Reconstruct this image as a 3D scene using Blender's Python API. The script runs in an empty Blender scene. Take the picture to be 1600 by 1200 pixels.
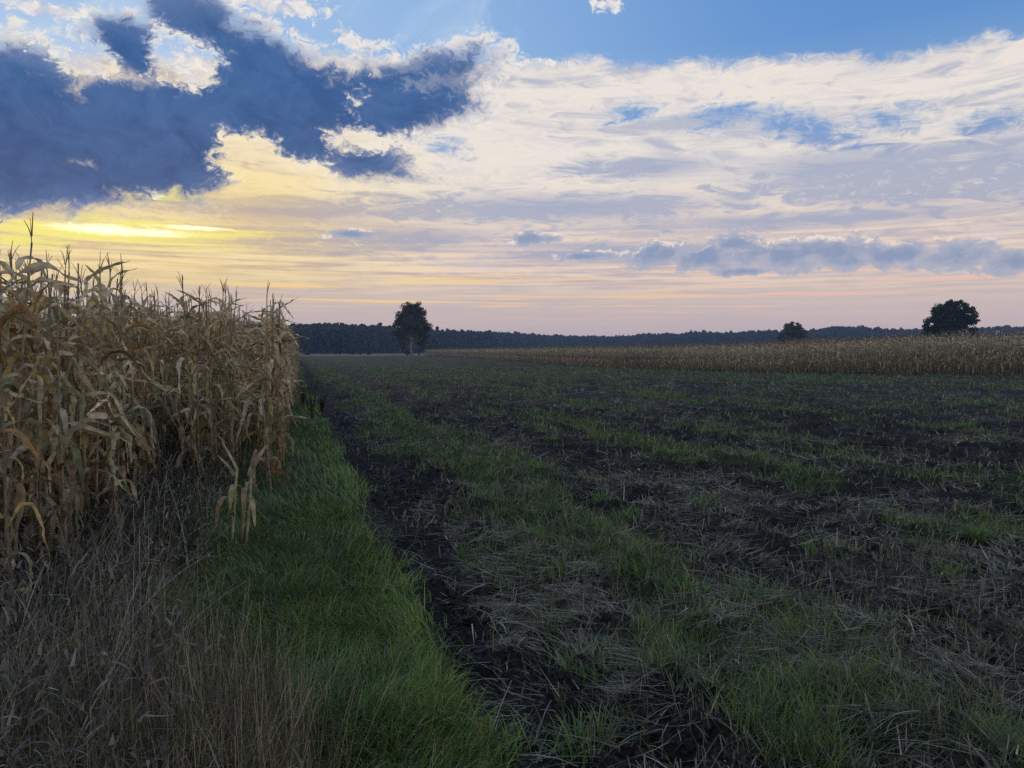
import bpy, bmesh, math
import numpy as np
from mathutils import Vector

SC = bpy.context.scene
COL = SC.collection
R = math.radians

# ------------------------------------------------------------------ camera
EYE = 1.6
PITCH = 2.46                      # degrees below the horizon
cam_data = bpy.data.cameras.new('camera')
cam_data.sensor_width = 36.0
cam_data.lens = 27.2
cam_data.clip_start = 0.05
cam_data.clip_end = 9000
cam = bpy.data.objects.new('camera', cam_data)
cam.location = (0, 0, EYE)
cam.rotation_euler = (R(90 - PITCH), 0, 0)
COL.objects.link(cam)
SC.camera = cam

SC.view_settings.view_transform = 'Standard'
SC.view_settings.look = 'None'
SC.view_settings.exposure = 0.0
SC.view_settings.gamma = 1.0
SC.view_settings.use_curve_mapping = False
SC.render.engine = 'CYCLES'
cy = SC.cycles
cy.max_bounces = 5
cy.diffuse_bounces = 3
cy.glossy_bounces = 2
cy.transmission_bounces = 3
cy.transparent_max_bounces = 6
cy.volume_bounces = 0
cy.caustics_reflective = False
cy.caustics_refractive = False
cy.use_denoising = False


def lin(r, g, b):
    """8 bit display colour to linear rgb"""
    out = []
    for c in (r, g, b):
        c = c / 255.0
        out.append(c / 12.92 if c <= 0.04045 else ((c + 0.055) / 1.055) ** 2.4)
    return tuple(out)


# direction of the hidden sun (azimuth from +Y, clockwise; elevation), degrees
SUN_AZ, SUN_EL = -26.5, 8.0

sun_data = bpy.data.lights.new('sun', 'SUN')
sun_data.energy = 0.5
sun_data.angle = R(12)
sun_data.color = (1.0, 0.78, 0.5)
sun = bpy.data.objects.new('sun', sun_data)
_sd = Vector((math.sin(R(SUN_AZ)) * math.cos(R(SUN_EL)), math.cos(R(SUN_AZ)) * math.cos(R(SUN_EL)), math.sin(R(SUN_EL))))
sun.rotation_euler = (-_sd).to_track_quat('-Z', 'Y').to_euler()
sun.location = _sd * 50
COL.objects.link(sun)

# ------------------------------------------------------------------ sky (world nodes)
class F:
    """a float socket that can be computed with"""
    tree = None

    def __init__(self, s): self.s = s

    @staticmethod
    def m(op, a, b=None, c=None, clamp=False):
        n = F.tree.nodes.new('ShaderNodeMath')
        n.operation = op
        n.use_clamp = clamp
        for i, v in enumerate((a, b, c)):
            if v is None: continue
            if isinstance(v, F): F.tree.links.new(v.s, n.inputs[i])
            else: n.inputs[i].default_value = v
        return F(n.outputs[0])

    def __add__(s, o): return F.m('ADD', s, o)
    __radd__ = __add__
    def __sub__(s, o): return F.m('SUBTRACT', s, o)
    def __rsub__(s, o): return F.m('SUBTRACT', o, s)
    def __mul__(s, o): return F.m('MULTIPLY', s, o)
    __rmul__ = __mul__
    def __truediv__(s, o): return F.m('DIVIDE', s, o)


def sstep(a, b, x):
    n = F.tree.nodes.new('ShaderNodeMapRange')
    n.interpolation_type = 'SMOOTHSTEP'
    F.tree.links.new(x.s, n.inputs['Value'])
    for k, v in (('From Min', a), ('From Max', b)):
        if isinstance(v, F): F.tree.links.new(v.s, n.inputs[k])
        else: n.inputs[k].default_value = v
    return F(n.outputs['Result'])


def clamp01(x): return F.m('ADD', x, 0.0, clamp=True)


def noise2(x, y, scale=1.0, detail=4.0, rough=0.55, dist=0.0, lac=2.0):
    c = F.tree.nodes.new('ShaderNodeCombineXYZ')
    for i, v in enumerate((x, y)):
        if isinstance(v, F): F.tree.links.new(v.s, c.inputs[i])
        else: c.inputs[i].default_value = v
    n = F.tree.nodes.new('ShaderNodeTexNoise')
    n.noise_dimensions = '2D'
    F.tree.links.new(c.outputs[0], n.inputs['Vector'])
    n.inputs['Scale'].default_value = scale
    n.inputs['Detail'].default_value = detail
    n.inputs['Roughness'].default_value = rough
    n.inputs['Lacunarity'].default_value = lac
    n.inputs['Distortion'].default_value = dist
    return F(n.outputs[0])


def cmix(f, a, b, mode='MIX'):
    n = F.tree.nodes.new('ShaderNodeMix')
    n.data_type = 'RGBA'
    n.blend_type = mode
    n.clamp_factor = True
    for idx, v in ((0, f), (6, a), (7, b)):
        if isinstance(v, F): F.tree.links.new(v.s, n.inputs[idx])
        elif hasattr(v, 'is_linked'): F.tree.links.new(v, n.inputs[idx])
        elif idx == 0: n.inputs[0].default_value = v
        else: n.inputs[idx].default_value = (*v, 1)
    return n.outputs[2]


def ramp(f, stops):
    n = F.tree.nodes.new('ShaderNodeValToRGB')
    F.tree.links.new(f.s, n.inputs[0])
    e = n.color_ramp.elements
    while len(e) < len(stops): e.new(0.5)
    for k, (p, c) in zip(e, stops):
        k.position = p
        k.color = (*c, 1)
    return n.outputs[0]


def sky_dir(x, y):
    """azimuth, elevation (degrees) of a spot of the sky read off the photograph"""
    u, v = (x - 800) / 1209.0, (600 - y) / 1209.0
    p = R(PITCH)
    yy = math.cos(p) + v * math.sin(p)
    zz = -math.sin(p) + v * math.cos(p)
    return math.degrees(math.atan2(u, yy)), math.degrees(math.atan2(zz, math.hypot(u, yy)))


def build_sky():
    w = bpy.data.worlds.new('World')
    SC.world = w
    w.use_nodes = True
    t = w.node_tree
    t.nodes.clear()
    F.tree = t
    out = t.nodes.new('ShaderNodeOutputWorld')
    bg = t.nodes.new('ShaderNodeBackground')
    tc = t.nodes.new('ShaderNodeTexCoord')
    sp = t.nodes.new('ShaderNodeSeparateXYZ')
    t.links.new(tc.outputs['Generated'], sp.inputs[0])
    dx, dy, dz = (F(sp.outputs[i]) for i in range(3))
    DEG = 180 / math.pi
    A = F.m('ARCTAN2', dx, dy) * DEG
    E = F.m('ARCSINE', dz) * DEG

    ae = t.nodes.new('ShaderNodeCombineXYZ')
    t.links.new(A.s, ae.inputs[0])
    t.links.new(E.s, ae.inputs[1])
    turned = {0: ae.outputs[0]}

    def turn(q):
        if q not in turned:
            c, s_ = math.cos(R(q)), math.sin(R(q))
            k = t.nodes.new('ShaderNodeCombineXYZ')
            t.links.new((A * c + E * s_).s, k.inputs[0])
            t.links.new((E * c - A * s_).s, k.inputs[1])
            turned[q] = k.outputs[0]
        return turned[q]

    def blob(x, y, rx, ry, tilt=0.0, even=False):
        """0 at the centre, 1 on the ellipse's rim; place and size given as read off the photograph"""
        q = int(round(tilt / 15.0) * 15)
        a, e = sky_dir(x, y)
        c = math.cos(R(a))
        sa, se = rx / 1209 * DEG * c * c, ry / 1209 * DEG * c
        ct, st = math.cos(R(q)), math.sin(R(q))
        a, e = a * ct + e * st, e * ct - a * st
        n = t.nodes.new('ShaderNodeVectorMath')
        n.operation = 'MULTIPLY_ADD'
        t.links.new(turn(q), n.inputs[0])
        n.inputs[1].default_value = (1 / sa, 1 / se, 0)
        n.inputs[2].default_value = (-a / sa, -e / se, 0)
        l = t.nodes.new('ShaderNodeVectorMath')
        l.operation = 'LENGTH'
        t.links.new(n.outputs[0], l.inputs[0])
        v = F(l.outputs['Value'])
        if even:                                    # same slope at the rim whatever the size, so noise frays all rims alike
            k = min(1.0, max(0.3, min(rx, ry) / 80.0))
            v = F.m('MULTIPLY_ADD', v, k, 1 - k)
        return v

    def union(bl, k=0.25):
        r = bl[0]
        for b in bl[1:]: r = F.m('SMOOTH_MIN', r, b, k)
        return 1.0 - r

    # --- the clear air: physical sky graded towards the evening colours seen from here
    ns = t.nodes.new('ShaderNodeTexSky')
    ns.sky_type = 'NISHITA'
    ns.sun_disc = False
    ns.sun_elevation = R(SUN_EL)
    ns.sun_rotation = R(SUN_AZ)
    ns.dust_density = 2.0
    nis = cmix(1.0, ns.outputs[0], (0.085, 0.085, 0.085), 'MULTIPLY')
    E01 = clamp01(E * (1 / 40.0))
    grad = ramp(E01, [(0.0, lin(204, 180, 180)), (0.07, lin(205, 186, 184)), (0.12, lin(212, 194, 182)),
                      (0.26, lin(214, 200, 190)), (0.40, lin(142, 180, 222)), (0.52, lin(98, 154, 222)),
                      (0.75, lin(84, 142, 216)), (1.0, lin(84, 132, 196))])
    sky = cmix(sstep(4.0, 14.0, E) * 0.2, grad, nis)
    # paler air towards the sun side
    pale = sstep(24.0, -12.0, A) * sstep(12.0, 20.0, E) * sstep(60.0, 34.0, E)
    sky = cmix(pale * 0.5, sky, lin(172, 208, 242))
    veil = noise2(A * 0.10, E * 0.13, 1.0, 5, 0.6, 0.8)
    sky = cmix(sstep(0.5, 0.8, veil) * 0.45 * sstep(30.0, 0.0, A) * sstep(10.0, 16.0, E), sky, lin(205, 222, 240))

    sun_ang = F.m('SQRT', (A - SUN_AZ) * (A - SUN_AZ) * 0.36 + (E - 8.5) * (E - 8.5))
    near = sstep(16.0, 2.5, sun_ang)
    warm = cmix(near, cmix(sstep(6.0, 14.0, E), lin(244, 218, 194), lin(240, 230, 220)), lin(253, 231, 176))
    grey = cmix(near, cmix(sstep(5.0, 13.0, E), lin(190, 178, 188), lin(188, 190, 204)), lin(206, 178, 150))

    # --- high sheet of cirrus / altocumulus across the middle of the picture
    wob = noise2(A * 0.22, E * 0.45, 1.0, 6, 0.62, 0.4)
    wob2 = noise2(A * 0.9, E * 1.5 + 7.0, 1.0, 5, 0.65, 0.8)
    edge = 20.9 + noise2(A * 0.13 + 3.1, 2.0, 1.0, 2, 0.5) * 2.0 - 1.6 - sstep(2.0, 14.0, A) * sstep(18.0, 8.0, A) * 0.5 \
        + sstep(20.0, 34.0, A) * 1.2
    # the visible top of the sheet falls off to the right as seen from level ground
    edge = edge - A * A * 0.0026
    Ew = E + (wob - 0.5) * 2.0 + (wob2 - 0.5) * 1.4
    sheet = sstep(edge + 0.35, edge - 0.7, Ew)
    # streaks: long and flat, flatter still near the horizon
    s1 = noise2(A * 0.055 + E * 0.06, E * 0.42, 1.0, 5, 0.58, 0.9)
    s2 = noise2(A * 0.30 + E * 0.15, E * 1.3 + 11.0, 1.0, 6, 0.66, 0.7)
    G = lambda *q: blob(*q, even=True)
    gaps = union([G(985, 178, 46, 20), G(1130, 182, 76, 24), G(1215, 192, 60, 26, -15), G(1270, 206, 70, 30, -15),
                  G(1390, 190, 76, 24), G(1545, 190, 80, 24), G(1330, 222, 60, 26, -15), G(690, 232, 44, 22, -15)], 0.12)
    gapm = sstep(-0.10, 0.36, gaps + (wob2 - 0.5) * 0.6 + (s2 - 0.5) * 0.8)
    sheet = sheet * (1.0 - gapm * 0.95)
    s3 = noise2(A * 0.09, E * 2.6 + 4.0, 1.0, 5, 0.6, 0.35)
    lower = sstep(11.0, 5.5, E)
    pat = s1 * 0.55 + s2 * 0.45
    lit = sstep(0.34, 0.54, pat)
    lit_low = sstep(0.38, 0.62, s3 * 0.75 + s2 * 0.25)
    litx = lit * (1.0 - lower) + lit_low * lower
    greys = union([blob(1330, 268, 220, 40), blob(1575, 262, 110, 62), blob(1420, 300, 150, 26), blob(860, 326, 330, 24), blob(430, 326, 260, 22), blob(60, 332, 160, 12),
                   blob(1010, 262, 120, 18), blob(560, 372, 240, 22), blob(1240, 345, 420, 15), blob(940, 395, 260, 18)], 0.35)
    gm = sstep(-0.30, 0.6, greys + (s2 - 0.5) * 2.6 + (s1 - 0.5) * 2.0)
    litx = litx * (1.0 - gm * 0.85)
    body = cmix(gm * 0.8, grey, cmix(near, lin(152, 166, 196), lin(184, 166, 160)))
    sheet_col = cmix(litx, body, warm)
    sheet_col = cmix(sstep(0.50, 0.66, s2 * 0.6 + wob * 0.4) * 0.5 * (1.0 - gm), sheet_col, cmix(near, lin(208, 204, 208), lin(226, 200, 160)))
    # fine bright curdled ripples
    rip = noise2(A * 1.1, E * 3.4, 1.0, 6, 0.7, 0.9)
    sheet_col = cmix(sstep(0.52, 0.78, rip) * 0.45 * sstep(0.46, 0.60, s1) * sstep(4.5, 8.0, E), sheet_col, cmix(near, lin(252, 244, 226), lin(255, 244, 178)))
    # thinning towards the hazy horizon
    low_fade = sstep(3.0, 6.4, E)
    sky = cmix(gapm * sstep(edge + 0.35, edge - 0.7, Ew) * 0.55, sky, lin(84, 138, 208))
    sky = cmix(sheet * (0.10 + low_fade * 0.86), sky, sheet_col)
    # last pink and gold stripes low down
    st = noise2(A * 0.06 + 1.7, E * 3.2, 1.0, 5, 0.58, 0.25)
    strip = sstep(0.53, 0.66, st) * sstep(2.0, 3.6, E) * sstep(7.0, 4.8, E)
    sky = cmix(strip * 0.8, sky, cmix(sstep(26.0, -6.0, A), lin(240, 196, 180), lin(255, 214, 140)))
    # gold below the sun
    gold = union([blob(210, 364, 330, 34), blob(200, 424, 380, 26), blob(360, 290, 150, 26)], 0.4)
    goldm = sstep(-0.6, 0.75, gold + (s3 - 0.5) * 1.6 + (rip - 0.5) * 0.5)
    sky = cmix(goldm * 0.38, sky, lin(255, 226, 144))
    core = union([blob(190, 362, 190, 18), blob(240, 300, 60, 14), blob(40, 374, 90, 12)], 0.3)
    corem = sstep(-0.4, 0.6, core + (s3 - 0.5) * 2.6 + (rip - 0.5) * 1.2)
    sky = cmix(corem * 0.75, sky, lin(255, 244, 122))
    hot = union([blob(170, 358, 70, 7), blob(230, 363, 62, 6), blob(236, 300, 20, 9), blob(300, 356, 40, 3)], 0.3)
    sky = cmix(sstep(-0.5, 0.6, hot + (s3 - 0.5) * 1.8 + (rip - 0.5) * 1.6), sky, (1.5, 1.35, 0.8))

    # --- the low bank of cumulus to the right
    cn = noise2(A * 0.62, E * 0.9, 1.0, 7, 0.60, 0.2)
    cn_up = noise2(A * 0.62 - 0.05, E * 0.9 + 0.30, 1.0, 7, 0.60, 0.2)
    cum = union([blob(1020, 400, 60, 25), blob(1110, 401, 95, 26), blob(1150, 380, 50, 20), blob(1230, 398, 90, 32), blob(1310, 396, 90, 30),
                 blob(1400, 399, 95, 26), blob(1500, 399, 80, 25), blob(1590, 410, 70, 26), blob(1160, 424, 60, 8), blob(830, 373, 46, 13),
                 blob(545, 366, 45, 9), blob(905, 400, 60, 10), blob(1660, 400, 70, 30)], 0.3)
    cf = cum + (cn - 0.5) * 1.7 + 0.06
    cm = sstep(0.05, 0.34, cf)
    ctop = sstep(0.02, 0.11, cn - cn_up) * sstep(0.85, 0.25, cf) * sstep(6.0, 7.4, E)
    ccol = cmix(ctop, cmix(sstep(0.2, 1.0, cf), lin(178, 180, 196), lin(136, 154, 186)), lin(246, 230, 214))
    sky = cmix(cm * 0.92, sky, ccol)

    # --- the heavy dark cloud to the left, with bright ragged rims
    dn = noise2(A * 0.26, E * 0.36 + 5.0, 1.0, 7, 0.62, 0.45)
    dn2 = noise2(A * 1.1, E * 1.4 + 2.0, 1.0, 6, 0.70, 0.6)
    D = lambda *q: blob(*q, even=True)
    dark = union([D(20, 190, 200, 125), D(230, 215, 200, 105), D(-60, 240, 260, 100), D(390, 160, 180, 90, -15),
                  D(430, 120, 140, 60, -30), D(560, 165, 150, 66), D(650, 150, 130, 64, 15), D(715, 112, 76, 34, 15),
                  D(570, 252, 110, 36), D(470, 220, 100, 56), D(205, 80, 95, 54, -15), D(310, 40, 110, 60, -30),
                  D(100, 276, 240, 50), D(300, 225, 110, 66), D(330, 150, 120, 70), D(480, 160, 120, 70), D(520, 130, 100, 40, -15), D(600, 165, 100, 70), D(680, 145, 84, 46)], 0.16)
    hole = union([D(300, 100, 74, 52, -30), D(560, 160, 34, 28, 15), D(385, 236, 70, 46), D(440, 268, 80, 36), D(575, 216, 80, 20), D(130, 90, 60, 26)], 0.14)
    ragged = (dn - 0.5) * 1.05 + (dn2 - 0.5) * 0.62
    hr = hole + (dn2 - 0.5) * 0.9 + (wob2 - 0.5) * 0.6
    df = dark + ragged * 0.8 - F.m('MAXIMUM', hr, -0.05) * 1.5 - 0.13
    dm = sstep(-0.10, 0.26, df)
    top = F.m('MAXIMUM', sstep(14.5, 18.0, E), sstep(-0.3, 0.1, hole))
    halo = sstep(-0.24, -0.02, df) * sstep(0.22, 0.02, df) * sstep(0.40, 0.58, dn2 * 0.6 + dn * 0.4)
    rim_col = cmix(near, lin(246, 238, 228), lin(255, 244, 206))
    sky = cmix(halo * (0.30 + top * 0.6), sky, rim_col)
    dcol = cmix(sstep(9.0, 19.0, E), lin(78, 94, 134), lin(62, 98, 150))
    dcol = cmix(sstep(0.40, 0.66, dn * 0.75 + dn2 * 0.25) * 0.4, dcol, lin(92, 122, 172))
    dcol = cmix(sstep(0.50, 0.34, dn * 0.8 + wob * 0.2) * 0.3, dcol, lin(50, 78, 126))
    dcol = cmix(sstep(0.52, 0.70, dn) * sstep(0.55, 0.15, df) * 0.5, dcol, lin(134, 150, 186))
    dcol = cmix(sstep(20.5, 24.5, E) * 0.7, dcol, lin(128, 146, 184))
    thin = cmix(0.55, dcol, lin(162, 168, 194))
    sky = cmix(dm, sky, cmix(sstep(0.02, 0.36, df), thin, dcol))
    # loose white tufts near the top
    tf = union([blob(70, 14, 130, 20, 4), blob(430, 8, 150, 26, -4), blob(550, 62, 42, 20, -12), blob(552, 98, 28, 14), blob(640, 98, 60, 30),
                blob(300, 108, 62, 44, -35), blob(20, 50, 50, 18), blob(950, 8, 40, 16), blob(120, 95, 80, 22, -20), blob(700, 130, 120, 30), blob(458, 50, 16, 10),
                blob(840, 100, 80, 10)], 0.2)
    tm = sstep(0.02, 0.5, tf - 0.3 + (dn2 - 0.5) * 2.0 + (wob2 - 0.5) * 1.0) * (1.0 - dm * 0.8)
    sky = cmix(tm * 0.9, sky, cmix(sstep(0.35, 0.65, wob2), lin(206, 206, 216), lin(246, 238, 228)))

    # --- the rest of the dome, away from the evening glow (a shader of its own, so only one of the two is worked out)
    away = sstep(46.0, 84.0, F.m('ABSOLUTE', A))
    dome = ramp(clamp01(E * (1 / 90.0)), [(0.0, lin(238, 222, 216)), (0.2, lin(210, 210, 228)), (0.6, lin(140, 176, 234)), (1.0, lin(122, 168, 238))])
    bc = noise2(dx * 3.0 / (dz + 0.25), dy * 3.0 / (dz + 0.25), 1.0, 3, 0.55, 0.3)
    dome = cmix(sstep(0.42, 0.66, bc) * 0.6, dome, lin(216, 224, 240))
    dome = cmix(sstep(0.0, -2.0, E), dome, lin(60, 62, 68))
    other = F.m('MAXIMUM', F.m('MAXIMUM', away, sstep(27.0, 46.0, E)), sstep(-0.5, -2.0, E))
    t.links.new(sky, bg.inputs[0])
    bg2 = t.nodes.new('ShaderNodeBackground')
    t.links.new(dome, bg2.inputs[0])
    ms = t.nodes.new('ShaderNodeMixShader')
    t.links.new(other.s, ms.inputs[0])
    t.links.new(bg.outputs[0], ms.inputs[1])
    t.links.new(bg2.outputs[0], ms.inputs[2])
    t.links.new(ms.outputs[0], out.inputs[0])
    w.cycles.sampling_method = 'MANUAL'
    w.cycles.sample_map_resolution = 512


build_sky()

# ------------------------------------------------------------------ numbers
def _hash(ix, iy, seed):
    h = (ix.astype(np.int64) * 374761393 + iy.astype(np.int64) * 668265263 + seed * 982451653) & 0xffffffff
    h = ((h ^ (h >> 13)) * 1274126177) & 0xffffffff
    h = h ^ (h >> 16)
    return (h & 0xffff).astype(np.float32) / 65535.0


def vnoise(x, y, seed=0):
    """smooth value noise, 0..1"""
    ix, iy = np.floor(x), np.floor(y)
    fx, fy = x - ix, y - iy
    fx, fy = fx * fx * (3 - 2 * fx), fy * fy * (3 - 2 * fy)
    a, b = _hash(ix, iy, seed), _hash(ix + 1, iy, seed)
    c, d = _hash(ix, iy + 1, seed), _hash(ix + 1, iy + 1, seed)
    return a + (b - a) * fx + (c - a) * fy + (a - b - c + d) * fx * fy


def fbm(x, y, oct=4, seed=0, gain=0.5):
    r, amp, tot = 0, 1.0, 0
    for k in range(oct):
        r = r + amp * vnoise(x * 2 ** k + 17.3 * k, y * 2 ** k - 9.1 * k, seed + k)
        tot += amp
        amp *= gain
    return r / tot


def ss(a, b, x):
    t = np.clip((x - a) / (b - a), 0, 1)
    return t * t * (3 - 2 * t)


# along-row / across-row coordinates: all rows of the field run 15.7 degrees left of +Y
RA = R(15.7)
CA, SA = math.cos(RA), math.sin(RA)
def to_xy(s, t): return -SA * s + CA * t, CA * s + SA * t
def to_st(x, y): return -SA * x + CA * y, CA * x + SA * y


# ------------------------------------------------------------------ mesh helpers
def mesh_np(name, V, Q=None, T=None, col=None, mat=None, smooth=False):
    """mesh from numpy arrays: vertices, quads, triangles and a colour per vertex"""
    me = bpy.data.meshes.new(name)
    V = np.asarray(V, np.float32)
    nq = 0 if Q is None else len(Q)
    nt = 0 if T is None else len(T)
    me.vertices.add(len(V))
    me.vertices.foreach_set('co', V.ravel())
    idx = []
    if nq: idx.append(np.asarray(Q, np.int32).ravel())
    if nt: idx.append(np.asarray(T, np.int32).ravel())
    idx = np.concatenate(idx)
    me.loops.add(len(idx))
    me.loops.foreach_set('vertex_index', idx)
    me.polygons.add(nq + nt)
    me.polygons.foreach_set('loop_start', np.concatenate([np.arange(nq, dtype=np.int32) * 4, nq * 4 + np.arange(nt, dtype=np.int32) * 3]))
    me.polygons.foreach_set('loop_total', np.concatenate([np.full(nq, 4, np.int32), np.full(nt, 3, np.int32)]))
    if smooth:
        me.polygons.foreach_set('use_smooth', np.ones(nq + nt, bool))
    if col is not None:
        a = me.color_attributes.new('tone', 'FLOAT_COLOR', 'POINT')
        c = np.ones((len(V), 4), np.float32)
        c[:, :3] = col
        a.data.foreach_set('color', c.ravel())
    me.update()
    if mat: me.materials.append(mat)
    return me


class Geo:
    """collects pieces (vertices, faces, colours) of ONE mesh"""
    def __init__(self): self.v, self.q, self.t, self.c, self.n = [], [], [], [], 0

    def add(self, V, Q=None, T=None, col=(1, 1, 1)):
        V = np.asarray(V, np.float32).reshape(-1, 3)
        if Q is not None and len(Q): self.q.append(np.asarray(Q, np.int32).reshape(-1, 4) + self.n)
        if T is not None and len(T): self.t.append(np.asarray(T, np.int32).reshape(-1, 3) + self.n)
        self.v.append(V)
        self.c.append(np.broadcast_to(np.asarray(col, np.float32), (len(V), 3)))
        self.n += len(V)

    def arrays(self):
        V = np.concatenate(self.v)
        Q = np.concatenate(self.q) if self.q else np.zeros((0, 4), np.int32)
        T = np.concatenate(self.t) if self.t else np.zeros((0, 3), np.int32)
        return V, Q, T, np.concatenate(self.c)

    def mesh(self, name, mat=None, smooth=False):
        V, Q, T, C = self.arrays()
        return mesh_np(name, V, Q, T, C, mat, smooth)


def put(name, me, parent=None, loc=None, label=None, cat=None, group=None, kind=None):
    o = bpy.data.objects.new(name, me)
    COL.objects.link(o)
    if parent: o.parent = parent
    if loc is not None: o.location = loc
    if label: o['label'] = label
    if cat: o['category'] = cat
    if group: o['group'] = group
    if kind: o['kind'] = kind
    return o


def tube(P, rad, sides=6):
    """tube along points P with a radius per point"""
    P = np.asarray(P, np.float32)
    n = len(P)
    d = np.gradient(P, axis=0)
    d /= np.linalg.norm(d, axis=1, keepdims=True) + 1e-9
    ref = np.where(np.abs(d[:, 2:3]) < 0.9, np.array([[0, 0, 1.0]]), np.array([[1.0, 0, 0]]))
    a = np.cross(d, ref); a /= np.linalg.norm(a, axis=1, keepdims=True) + 1e-9
    b = np.cross(d, a)
    th = np.arange(sides) * 2 * np.pi / sides
    V = P[:, None] + np.asarray(rad)[:, None, None] * (np.cos(th)[None, :, None] * a[:, None] + np.sin(th)[None, :, None] * b[:, None])
    i, j = np.meshgrid(np.arange(n - 1), np.arange(sides), indexing='ij')
    j2 = (j + 1) % sides
    Q = np.stack([i * sides + j, i * sides + j2, (i + 1) * sides + j2, (i + 1) * sides + j], -1).reshape(-1, 4)
    return V.reshape(-1, 3), Q


def blades(P, az, L, th0, th1, W, nseg=3, twist=None, col=None, tip=0.12, brk=None, wig=None):
    """many thin leaves at once. P roots, az heading, L length, th0/th1 angle from upright at root/tip, W width"""
    n = len(P)
    k = (np.arange(nseg) + 0.5) / nseg
    if brk is None:
        f = k[None, :] ** 1.3 * np.ones((n, 1))
    else:
        f = 1 / (1 + np.exp(-(k[None, :] - brk[:, None]) * 11.0))
    th = th0[:, None] + (th1 - th0)[:, None] * f
    A = az[:, None] * np.ones((1, nseg))
    if wig is not None: A = A + wig[:, None] * k[None, :]
    ds = (L / nseg)[:, None]
    dh, dz = np.sin(th) * ds, np.cos(th) * ds
    X = np.concatenate([np.zeros((n, 1)), np.cumsum(dh * np.cos(A), 1)], 1)
    Y = np.concatenate([np.zeros((n, 1)), np.cumsum(dh * np.sin(A), 1)], 1)
    Z = np.concatenate([np.zeros((n, 1)), np.cumsum(dz, 1)], 1)
    C = np.stack([X, Y, Z], -1) + P[:, None, :]
    kk = np.arange(nseg + 1) / nseg
    wid = W[:, None] * (1 - (1 - tip) * kk[None, :] ** 1.6) * 0.5
    sa = az[:, None] + np.pi / 2 + (0 if twist is None else twist[:, None] * (kk[None, :] * 0.8 + 0.2))
    side = np.stack([np.cos(sa), np.sin(sa), np.zeros_like(sa)], -1)
    V = np.stack([C - side * wid[..., None], C + side * wid[..., None]], 2)      # n, seg+1, 2, 3
    V = V.reshape(-1, 3)
    base = (np.arange(n) * (nseg + 1) * 2)[:, None] + (np.arange(nseg) * 2)[None, :]
    Q = np.stack([base, base + 1, base + 3, base + 2], -1).reshape(-1, 4)
    Cc = None
    if col is not None: Cc = np.repeat(col, (nseg + 1) * 2, axis=0)
    return V, Q, Cc


# ------------------------------------------------------------------ materials
def mat_new(name):
    m = bpy.data.materials.new(name)
    m.use_nodes = True
    nt = m.node_tree
    nt.nodes.clear()
    return m, nt


def plant_mat(name, trans=0.3, rough=0.7, var=0.35, scale=18.0, spec=0.25, inst=0.25):
    """thin plant matter: own tone per leaf, blotches, fine fibres, some light coming through"""
    m, nt = mat_new(name)
    N, L = nt.nodes, nt.links
    out = N.new('ShaderNodeOutputMaterial')
    at = N.new('ShaderNodeVertexColor'); at.layer_name = 'tone'
    tc = N.new('ShaderNodeTexCoord')
    nz = N.new('ShaderNodeTexNoise'); nz.inputs['Scale'].default_value = scale; nz.inputs['Detail'].default_value = 2.0
    L.new(tc.outputs['Object'], nz.inputs['Vector'])
    mr = N.new('ShaderNodeMapRange')
    mr.inputs['From Min'].default_value = 0.3; mr.inputs['From Max'].default_value = 0.7
    mr.inputs['To Min'].default_value = 1 - var; mr.inputs['To Max'].default_value = 1 + var
    L.new(nz.outputs[0], mr.inputs['Value'])
    oi = N.new('ShaderNodeObjectInfo')
    mr2 = N.new('ShaderNodeMapRange')
    mr2.inputs['To Min'].default_value = 1 - inst; mr2.inputs['To Max'].default_value = 1 + inst
    L.new(oi.outputs['Random'], mr2.inputs['Value'])
    mu = N.new('ShaderNodeMath'); mu.operation = 'MULTIPLY'
    L.new(mr.outputs[0], mu.inputs[0]); L.new(mr2.outputs[0], mu.inputs[1])
    mx = N.new('ShaderNodeVectorMath'); mx.operation = 'SCALE'
    L.new(at.outputs['Color'], mx.inputs[0]); L.new(mu.outputs[0], mx.inputs['Scale'])
    bs = N.new('ShaderNodeBsdfPrincipled')
    bs.inputs['Roughness'].default_value = rough
    bs.inputs['Specular IOR Level'].default_value = spec
    L.new(mx.outputs[0], bs.inputs['Base Color'])
    if trans > 0:
        tr = N.new('ShaderNodeBsdfTranslucent')
        L.new(mx.outputs[0], tr.inputs['Color'])
        ms = N.new('ShaderNodeMixShader'); ms.inputs[0].default_value = trans
        L.new(bs.outputs[0], ms.inputs[1]); L.new(tr.outputs[0], ms.inputs[2])
        L.new(ms.outputs[0], out.inputs[0])
    else:
        L.new(bs.outputs[0], out.inputs[0])
    return m


M_MAIZE = plant_mat('dry_maize_leaf', 0.32, 0.6, 0.42, 17.0, 0.3, 0.2)
M_STALK = plant_mat('dry_maize_stalk', 0.0, 0.6, 0.35, 22.0, 0.3, 0.2)
M_GRASS = plant_mat('green_grass', 0.30, 0.55, 0.25, 3.0, 0.3, 0.0)
M_DRY = plant_mat('dry_grass', 0.25, 0.7, 0.25, 5.0, 0.25, 0.0)
M_STRAW = plant_mat('straw', 0.10, 0.6, 0.25, 9.0, 0.3, 0.0)
M_CLOD = plant_mat('soil_clod', 0.0, 0.95, 0.4, 30.0, 0.1, 0.0)
M_LEAF = plant_mat('tree_leaves', 0.22, 0.6, 0.3, 0.8, 0.2, 0.0)
M_BARK = plant_mat('tree_bark', 0.0, 0.9, 0.35, 3.0, 0.1, 0.0)

rng = np.random.default_rng(11)
# ------------------------------------------------------------------ ground
# how green / how strewn with straw a spot of the field is (used for the plants that grow there and the turf under them)
T_EDGE = 0.66                                       # right edge of the grass strip, across-row metres

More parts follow.
